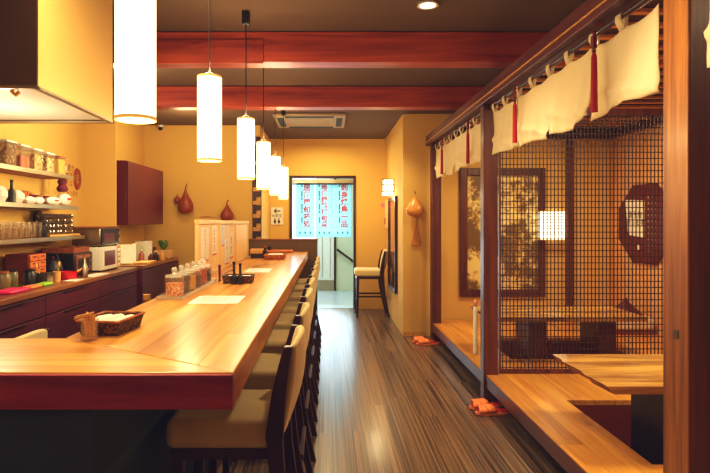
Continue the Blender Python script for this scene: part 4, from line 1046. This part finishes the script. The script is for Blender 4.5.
MB().tube([(0,0.006,zt),(0,0.012,zt+0.05)], 0.003, 5).build('cord', M['ink'], t)

# ------------------------------------------------------------------ booths: platform, posts, lintel, lattice
PZ = 0.19
pf = thing('booth_platform', 'raised honey wood booth platform along the right side of the aisle', 'platform')
pits = [(2.60,3.53),(4.58,5.43)]; px0, px1 = 1.51, 2.55
mb = MB()
for a, b, xs_ in ((-1.2,1.799,XP+0.003),(1.799,1.931,XP+0.152),(1.931,4.109,XP+0.003),(4.109,4.201,XP+0.102),(4.201,6.169,XP+0.003),(6.169,6.40,XP+0.097)):
    MB().box(xs_,XP+0.24,a,b,PZ-0.03,PZ).build('border_board', M['platform'], pf)
for a, b in ((-1.2,2.60),(3.53,4.58),(5.43,6.40)): mb.box(XP+0.241,XR-0.01,a,b,PZ-0.03,PZ)
for a, b in pits: mb.box(XP+0.241,px0,a,b,PZ-0.03,PZ).box(px1,XR-0.01,a,b,PZ-0.03,PZ)
mb.build('floor_boards', M['platform'], pf)
for a, b in pits:
    mb = MB()
    mb.box(px0-0.02,px0,a,b,-0.30,PZ-0.031).box(px1,px1+0.02,a,b,-0.30,PZ-0.031).box(px0,px1,a-0.02,a,-0.30,PZ-0.031).box(px0,px1,b,b+0.02,-0.30,PZ-0.031).box(px0,px1,a,b,-0.32,-0.30)
    mb.build('pit_lining', M['pit'], pf)
for a, b in ((-1.2,1.799),(1.931,4.109),(4.201,6.169)):
    MB().box(XP,XP+0.035,a,b,PZ-0.09,PZ-0.0305).build('edge_beam', M['post_y'], pf, bevel=0.002)
    MB().box(XP-0.003,XP+0.0025,a,b,PZ-0.030,PZ-0.002).build('nosing_strip', M['post_y'], pf)
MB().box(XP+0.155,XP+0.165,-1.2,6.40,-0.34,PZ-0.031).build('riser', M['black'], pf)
def post(label, x0, x1, y0, y1, z1=2.174, z0=0.0):
    t = thing('wooden_post', label, 'post', ((x0+x1)/2,(y0+y1)/2,z0), 0, 'booth posts')
    hx_, hy_ = (x1-x0)/2, (y1-y0)/2
    MB().box(-hx_,hx_,-hy_,hy_,0,z1-z0).build('post_timber', M['post'], t, bevel=0.004)
    return t
XA, XB_ = XP-0.025, XP-0.004
M['post_lit'] = wood('lit_post_wood', lin(104,58,26), lin(190,124,56), 'z', grain=22, rough=0.4, length=0.05, coat=0.1)  # lighter copy of the post wood, lamplight put into its colour
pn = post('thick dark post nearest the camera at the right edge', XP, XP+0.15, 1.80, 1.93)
MB().box(-0.084,-0.0812,-0.02,0.005,0.93,0.96).build('metal_latch', M['steel'], pn)
MB().box(-0.081,-0.0755,-0.065,0.065,0.20,2.174).build('lit_face', M['post_lit'], pn)  # thin sheet added to carry the painted light on the aisle side
pm = post('dark post between the two booths, beside the lattice screen', XA+0.01, XA+0.115, 4.11, 4.20)
pf2 = post('far dark post against the corridor wall end', XA+0.02, XA+0.12, 6.17, 6.30)
lt = thing('lintel_beam', 'long dark lintel beam across the tops of the booth posts', 'beam')
MB().box(XA-0.01,XA+0.12,-1.0,6.41,2.175,2.285).build('lintel_timber', M['post_y'], lt, bevel=0.004)
MB().box(XA-0.016,XA-0.0105,-1.0,6.41,2.208,2.216).build('highlight_strip', M['gold_strip'], lt)  # lintel's highlight line painted as a pale gold strip
# lattice screen
ly0, ly1 = 4.145, 4.165
ls = thing('lattice_screen', 'dark square lattice screen between the two booths', 'lattice screen')
lx0, lx1, lz0, lz1 = XA+0.135, XR-0.02, PZ+0.001, 2.15
mb = MB(); sp_ = 0.0275; n = int((lx1-lx0)/sp_)
for k in range(1, n): mb.box(lx0+k*sp_-0.003, lx0+k*sp_+0.003, ly0+0.006, ly1-0.008, lz0+0.03, lz1-0.05)
mb.build('vertical_bars', M['lattice'], ls)
mb = MB(); sp_ = 0.0455; n = int((lz1-lz0)/sp_)
for k in range(1, n): mb.box(lx0, lx1, ly0+0.001, ly0+0.0055, lz0+k*sp_-0.0032, lz0+k*sp_+0.0032)
mb.build('horizontal_bars', M['lattice'], ls)
mb = MB(); mb.box(lx0,lx1,ly0-0.004,ly1+0.004,lz0,lz0+0.03).box(lx0,lx1,ly0-0.004,ly1+0.004,lz1-0.05,lz1).box(lx0,lx0+0.012,ly0-0.004,ly1+0.004,lz0+0.03,lz1-0.05).box(lx1-0.02,lx1,ly0-0.004,ly1+0.004,lz0+0.03,lz1-0.05)
mb.build('frame', M['post'], ls)
# booth back wall post, side wall rail, corner strip
t = thing('wall_stud', 'dark upright on the booth back wall right of the painting', 'post')
MB().box(X(566,6.4),X(573,6.4),YF-0.06,YF-0.002,PZ+0.001,2.26).build('stud_timber', M['post'], t, bevel=0.003)
t = thing('wall_rail', 'dark horizontal rail high on the booth walls behind the lattice', 'rail')
MB().box(XA+0.2,XR-0.065,YF-0.065,YF-0.002,2.262,2.33).build('back_rail', M['post_y'], t, bevel=0.003)
MB().box(XR-0.063,XR-0.002,1.5,YF-0.002,2.262,2.33).build('side_rail', M['post_y'], t, bevel=0.003)
t = thing('corner_strip', 'thin pale wood strip in the booth corner behind the lattice', 'strip')
MB().box(XR-0.04,XR-0.003,YF-0.045,YF-0.003,PZ+0.001,2.26).build('strip_timber', M['gold_strip'], t)
# slatted booth ceiling
mb = MB()
for k in range(26): mb.box(1.46,XR-0.07,1.2+k*0.19,1.24+k*0.19,2.335,2.355)
struct(mb.build('trim_booth_ceiling', M['gold_strip']))
sbox('ceiling_booth', plain('booth_ceiling_dark', lin(70,44,28), 0.8), 1.44, XR, 1.0, YF, 2.36, 2.375)

# painting, wall lamp, octagon
t = thing('framed_painting', 'large dark framed sepia painting of trees on the booth back wall', 'painting')
a, b, z0, z1 = X(460,6.4), X(545.5,6.4), Z(297,6.4), Z(168,6.4); fw = 0.085
mb = MB(); yy0, yy1 = YF-0.04, YF-0.003
mb.box(a,a+fw,yy0,yy1,z0,z1).box(b-fw,b,yy0,yy1,z0,z1).box(a+fw,b-fw,yy0,yy1,z0,z0+fw).box(a+fw,b-fw,yy0,yy1,z1-fw,z1)
mb.build('frame', M['post'], t, bevel=0.006)
MB().box(a+fw+0.0005,b-fw-0.0005,YF-0.02,YF-0.004,z0+fw+0.0005,z1-fw-0.0005).build('canvas', M['art'], t)
t = thing('booth_wall_lamp', 'square glowing paper wall lamp beside the painting in the far booth', 'wall lamp')
a, b, z0, z1 = X(541,6.3), X(565,6.3), Z(240,6.3), Z(211,6.3)
MB().box(a+0.008,b-0.008,6.29,6.386,z0+0.008,z1-0.008).build('lamp_shade', M['window_glow'], t)
mb = MB(); mb.box(a,b,6.286,6.386,z0-0.004,z0+0.0075).box(a,b,6.286,6.386,z1-0.0075,z1+0.004)
for q in range(1,5): mb.box(a+0.008,b-0.008,6.284,6.2895,z0+(z1-z0)*q/5-0.004,z0+(z1-z0)*q/5+0.004)
mb.build('frame', M['gold_strip'], t)
t = thing('octagonal_panel', 'dark octagonal board with a white notice on the booth side wall', 'notice board', (XR-0.0282,5.76,1.29))
oc = [(0.49*math.cos(PI/8+k*PI/4)/math.cos(PI/8), 0.41*math.sin(PI/8+k*PI/4)/math.cos(PI/8)) for k in range(8)]
MB().prism(oc, 0, 0.028, 'x').build('board', M['maroon'], t, bevel=0.006)
mb = MB(); mb.prism([(0.34,0.26),(-0.03,0.24),(-0.02,-0.14),(0.28,-0.12)], -0.004, -0.001, 'x'); mb.build('notice_paper', M['paper'], t)
text_mesh('writing', '御予約\n承ります', 0.085, M['ink'], t, Matrix.Translation((-0.006,0.14,0.05)) @ Matrix.Rotation(R(-90),4,'Z') @ Matrix.Rotation(R(90),4,'X'))
MB().box(-0.003,-0.0005,0.05,0.10,-0.27,-0.22).build('square_mark', M['paper'], t)
dm, dt, db = nt('dotted_plate'); tc_ = N(dt,'ShaderNodeTexCoord'); br = N(dt,'ShaderNodeTexBrick'); br.offset = 0.0
mp_ = N(dt,'ShaderNodeMapping'); mp_.inputs['Rotation'].default_value = (0, R(90), 0)
sx_ = N(dt,'ShaderNodeSeparateXYZ'); cx_ = N(dt,'ShaderNodeCombineXYZ')
dt.links.new(tc_.outputs['Object'], sx_.inputs[0]); dt.links.new(sx_.outputs['Y'], cx_.inputs[0]); dt.links.new(sx_.outputs['Z'], cx_.inputs[1])
dt.links.new(cx_.outputs[0], br.inputs['Vector'])
br.inputs['Scale'].default_value = 1.0; br.inputs['Brick Width'].default_value = 0.06; br.inputs['Row Height'].default_value = 0.06; br.inputs['Mortar Size'].default_value = 0.02
br.inputs['Mortar Smooth'].default_value = 0.1
br.inputs['Color1'].default_value = lin(214,190,150); br.inputs['Color2'].default_value = lin(204,176,136); br.inputs['Mortar'].default_value = lin(98,28,40)
dt.links.new(br.outputs['Color'], db.inputs['Base Color'])
MB().prism([(-0.36,-0.18),(-0.10,-0.30),(-0.06,-0.30),(-0.06,0.30),(-0.10,0.30),(-0.36,0.16)], -0.003, -0.0005, 'x').build('dotted_plate', dm, t)
t = thing('covered_stand', 'white cloth covered stand in the corner of the far booth', 'stand', (2.99,5.75,PZ+0.001))
MB().box(-0.24,0.24,-0.2,0.2,0,0.05).build('stand_base', M['board'], t)
MB().box(-0.25,0.25,-0.21,0.21,0.0505,0.17).build('cloth_cover', M['towel'], t, bevel=0.02)
t = thing('hat_ornament', 'dark red hat shaped pot lid on the white covered stand', 'ornament', (3.06,5.74,PZ+0.1715))
MB().lathe([(0,0),(0.15,0),(0.155,0.012),(0.11,0.055),(0.065,0.10),(0.03,0.13),(0.012,0.17),(0,0.172)], seg=26).build('ornament_body', M['maroon'], t, smooth=True)

# low live-edge table
tb = thing('low_table', 'low live-edge wooden slab table in the near booth', 'low table', (0,0,0))
TZ = 0.54
mb = MB(); n = 14
x0, x1, y0, y1 = 1.303, 2.60, 2.64, 3.28
top = []; bot = []
def wob(k, s): return 0.006*math.sin(k*1.1+s)+0.004*math.sin(k*2.3+s*2)
for k in range(n+1):
    y = y0+(y1-y0)*k/n; top.append((x0+0.012+wob(k,0.3),y)); bot.append((x0+0.045+wob(k,1.0),y))
tt = top+[(x1,y1),(x1,y0)]; bb = bot+[(x1,y1),(x1,y0)]
vt = [mb.bm.verts.new((x,y,TZ)) for x, y in tt]; vb = [mb.bm.verts.new((x,y,TZ-0.038)) for x, y in bb]
mb.bm.faces.new(vt); mb.bm.faces.new(vb[::-1])
fs = []
for k in range(len(vt)):
    fs.append(mb.bm.faces.new((vt[k],vb[k],vb[(k+1)%len(vt)],vt[(k+1)%len(vt)])))
s = mb.build('tabletop', M['slab'], tb)
s.data.materials.append(M['bark'])
for p in s.data.polygons:
    if abs(p.normal.z) < 0.9 and p.center.x < x0+0.1: p.material_index = 1
for (a, b) in ((1.42,1.52),(2.0,2.1)):
    MB().box(a+0.26,b+0.30,2.74,3.10,-0.2995,TZ-0.039).build('leg', M['black'], tb, bevel=0.006)  # deep shade of the pit put into the near-black leg colour
MB().box(1.821,2.259,2.88,2.96,0.0,0.12).build('stretcher', M['post'], tb)
tb2 = dup(tb, (0,1.90,0), 0, 'low wooden table in the far booth, mostly hidden behind the post')
for c in tb2.children:
    if c.name.startswith('leg'):
        c.data = c.data.copy(); c.data.materials[0] = M['post']

# ------------------------------------------------------------------ booth curtains (noren), rods, tassels
def noren(label, ya, yb, npan, zt, zb_, seed):
    """cloth strung along the aisle from y=ya (far) to y=yb (near), tabs looped on the rod"""
    t = thing('booth_curtain', label, 'curtain', (0,0,0), 0, 'cream booth curtains')
    xr = 1.195
    L = (yb-ya)/npan
    for k in range(npan):
        y0, y1 = ya+L*k, ya+L*(k+1)+ (0.012 if L>0 else -0.012)
        ph = seed+k*1.7
        def fn(u, v, y0=y0, y1=y1, ph=ph, k=k):
            y = y0+(y1-y0)*u
            sag = 0.020*abs(math.sin(PI*(u-0.08)/0.46))**0.7*(1-v)**2
            zbot = zb_ + 0.010*math.sin(u*PI*1.0+ph) + 0.008*math.sin(u*7+ph*2)
            z = (zt-sag) + (zbot-(zt-sag))*v
            x = xr + 0.006*(k%2) + 0.010*v*math.sin(u*8.5+ph) + 0.008*math.sin(u*3+v*4+ph)*v + 0.006*math.sin(u*23+v*4+ph)*v
            # soft diagonal tuck near the bottom
            x += -0.015*math.exp(-((v-0.80-0.30*(u-0.5))/0.06)**2)
            return (x, y, z)
        mb = MB(); mb.grid(fn, 28, 22)
        p = mb.build('cloth_panel', M['noren'], t, smooth=True, solid=0.0025)
        for q in (0.06, 0.52):
            yy = y0+(y1-y0)*q; w_ = 0.045*(1 if L>0 else -1)
            xb0 = xr+0.006*(k%2)
            pts = [(xb0-0.003,zt-0.012),(xr-0.015,zt+0.025),(xr-0.014,zt+0.048),(xr,zt+0.056),(xr+0.014,zt+0.048),(xr+0.015,zt+0.025),(xb0+0.004,zt-0.012)]
            mb = MB(); n_ = len(pts)
            mb.grid(lambda u, v: (pts[int(round(u*(n_-1)))][0], yy-w_/2+w_*v, pts[int(round(u*(n_-1)))][1]), n_-1, 1)
            mb.build('tab', M['noren'], p, smooth=True, solid=0.002)
    return t
NT, NB = 2.108, 1.785
noren('long cream booth curtain hanging from the lintel in front of the lattice', 4.02, 2.04, 4, NT, NB, 0.4)
noren('cream booth curtain of the far booth, beyond the middle post', 6.13, 4.32, 4, NT, NB, 2.1)
noren('cream booth curtain sliver at the right edge before the nearest post', 1.755, 0.4, 3, NT, NB, 1.2)
for a, b, lab in ((6.165,4.205,'thin dark curtain rod across the far booth'),(4.105,1.935,'thin dark curtain rod across the near booth before the lattice'),(1.795,0.2,'thin dark curtain rod to the right of the nearest post')):
    t = thing('curtain_rod', lab, 'curtain rod', (1.195,0,0), 0, 'curtain rods')
    MB().tube([(0,b,NT+0.043),(0,a,NT+0.043)], 0.011, 10).build('rod', M['dark_wood'], t, smooth=True)
    for e in (a-0.008, b+0.008): MB().cyl((0,0,-0.003), 0.017, 0.006, 12, M=Matrix.Translation((0,e,NT+0.043)) @ Matrix.Rotation(R(90),4,'X')).build('rod_end', M['dark_wood'], t)
def tassel(y, label, ln):
    t = thing('red_tassel', label, 'tassel', (1.195-0.048,y,NT+0.05), 0, 'red tassels on the booth curtains')
    MB().tube([(0.048,0,0.007),(0.02,0,0.010),(0.004,0,0.0),(0,0,-0.02)], 0.003, 6).build('cord', M['tassel'], t)
    MB().ball((0,0,-0.030), 0.011).build('bead', M['bead'], t, smooth=True)
    MB().lathe([(0,-0.042),(0.012,-0.044),(0.0145,-0.07),(0.012,-0.096),(0,-0.098)], seg=14).build('bead', M['bead'], t, smooth=True)
    MB().ball((0,0,-0.108), 0.009).build('bead', M['bead'], t, smooth=True)
    MB().lathe([(0,-0.116),(0.007,-0.118),(0.012,-0.135),(0.015,-ln),(0,-ln)], seg=12).build('thread_skirt', M['tassel'], t, smooth=True)
tassel(3.42, 'red tassel at the far end of the near booth curtain', 0.36)
tassel(2.405, 'large red beaded tassel on the near booth curtain, closest to the camera', 0.37)
tassel(5.59, 'red tassel at the far end of the far booth curtain', 0.37)
tassel(4.56, 'red tassel near the middle post on the far booth curtain', 0.37)
t = thing('hanging_cloth', 'pale folded hand cloth hanging on the side of the middle post', 'cloth', (XA-0.004,4.26,0))
MB().box(-0.012,0.012,0.0,0.055,0.30,0.66).build('cloth_strip', M['towel'], t, bevel=0.009, bseg=3)
MB().ball((0,0.027,0.69), 0.026, sz=(0.6,0.9,1.1)).build('pink_knot', plain('pink_knot', lin(232,150,120), 0.7), t, smooth=True)

# ------------------------------------------------------------------ slippers
sl_ = thing('slipper', '', 'slipper')
def outline(s=1.0, n=26):
    pts = []
    for k in range(n):
        a = 2*PI*k/n; x = 0.13*math.cos(a); w_ = 0.046*math.sin(a)*(1.0+0.14*math.cos(a+PI))*(0.9 if abs(x+0.02)<0.05 else 1.0)
        pts.append((x*s, w_*s))
    return pts
MB().prism(outline(), 0, 0.022).build('sole', M['orange'], sl_, bevel=0.005)
MB().prism(outline(0.90), 0.0222, 0.026).build('insole', M['red_sole'], sl_)
def strap(x0, x1, sk, z0=0.024):
    mb = MB()
    def fn(u, v):
        a = PI*u; w_ = 0.046
        return (x0+(x1-x0)*v+sk*(u-0.5), -math.cos(a)*w_, z0+0.036*math.sin(a)**0.7)
    mb.grid(fn, 14, 5); return mb
strap(-0.108, -0.045, 0.03).build('strap', M['orange'], sl_, smooth=True, solid=0.004)
strap(-0.072, -0.012, -0.035, 0.028).build('strap', M['orange'], sl_, smooth=True, solid=0.004)
for k, (x, y, r, lab) in enumerate([(1.14,3.83,6,'orange slipper nearest the camera, below the middle post'),(1.125,3.955,12,'orange slipper right behind another one, below the middle post'),
                                    (1.08,5.97,4,'orange slipper in front, beside the far post'),(1.05,6.09,10,'orange slipper at the back, beside the far post')]):
    o = sl_ if k == 0 else dup(sl_)
    o.location = (x,y,0.0005); o.rotation_euler = (0,0,R(r)); o['label'] = lab; o['group'] = 'orange slippers beside the platform'

# ------------------------------------------------------------------ lights
warm = (1.0,0.74,0.39)
lamp('AREA', (2.0,3.0,2.31), 34*LIGHT, warm, 0.5)
lamp('AREA', (2.1,5.2,2.31), 26*LIGHT, warm, 0.5)
lamp('AREA', (1.8,1.0,2.31), 7*LIGHT, warm, 0.5)
lamp('AREA', (-1.15,4.1,1.6), 12*LIGHT, warm, 0.5, (0,R(80),0))  # added fill for the kitchen shelves, no fixture behind it
lamp('POINT', (-1.6,4.3,2.2), 15*LIGHT, (1,0.8,0.5), 0.12)
lamp('POINT', (-1.55,6.2,2.2), 16*LIGHT, warm, 0.12)
lamp('POINT', (-1.6,2.72,hz-0.28), 9*LIGHT, (1,0.84,0.6), 0.08)
lamp('AREA', (-0.1,7.6,2.45), 22*LIGHT, warm, 0.5)
lamp('AREA', (-0.75,2.1,2.5), 22*LIGHT, warm, 0.5)
lamp('AREA', (-1.0,-1.0,2.2), 9*LIGHT, (1.0,0.62,0.5), 0.8)  # unseen fill added behind the camera for surfaces facing it
lamp('SPOT', (-0.35,2.02,2.3), 130*LIGHT, warm, 0.1, (Vector((1.165,1.88,1.75))-Vector((-0.35,2.02,2.3))).to_track_quat('-Z','Y').to_euler(), spot_size=R(34), spot_blend=0.9)  # unseen spot added to brighten the near post's aisle face
# daylight in the vestibule
lamp('AREA', (-0.06,8.9,0.75), 13, (0.66,0.86,1.0), 1.3, (R(-90),0,0))  # unseen doorway fill added, stands in for daylight bounced onto the hall floor
lamp('AREA', (-0.5,9.6,2.38), 34, (0.70,0.90,1.0), 1.2)
lamp('AREA', (-0.75,10.35,1.5), 17, (0.70,0.90,1.0), 1.0, (R(-90),0,0))
wd = bpy.data.worlds.new('world'); SC.world = wd; wd.use_nodes = True
wd.node_tree.nodes['Background'].inputs[0].default_value = (0.5,0.4,0.3,1); wd.node_tree.nodes['Background'].inputs[1].default_value = 0.3
SC.cycles.transparent_max_bounces = 40
SC.view_settings.view_transform = 'Standard'
SC.view_settings.look = 'None'
SC.view_settings.exposure = 0.2
vs = SC.view_settings; vs.use_curve_mapping = True
cm = vs.curve_mapping
for ch, lift in ((0,0.004),(1,0.004),(2,0.008)):
    cm.curves[ch].points[0].location = (0.0, lift)
    cm.curves[ch].points.new(0.10, 0.086)
    cm.curves[ch].points.new(0.42, 0.43)
cm.update()
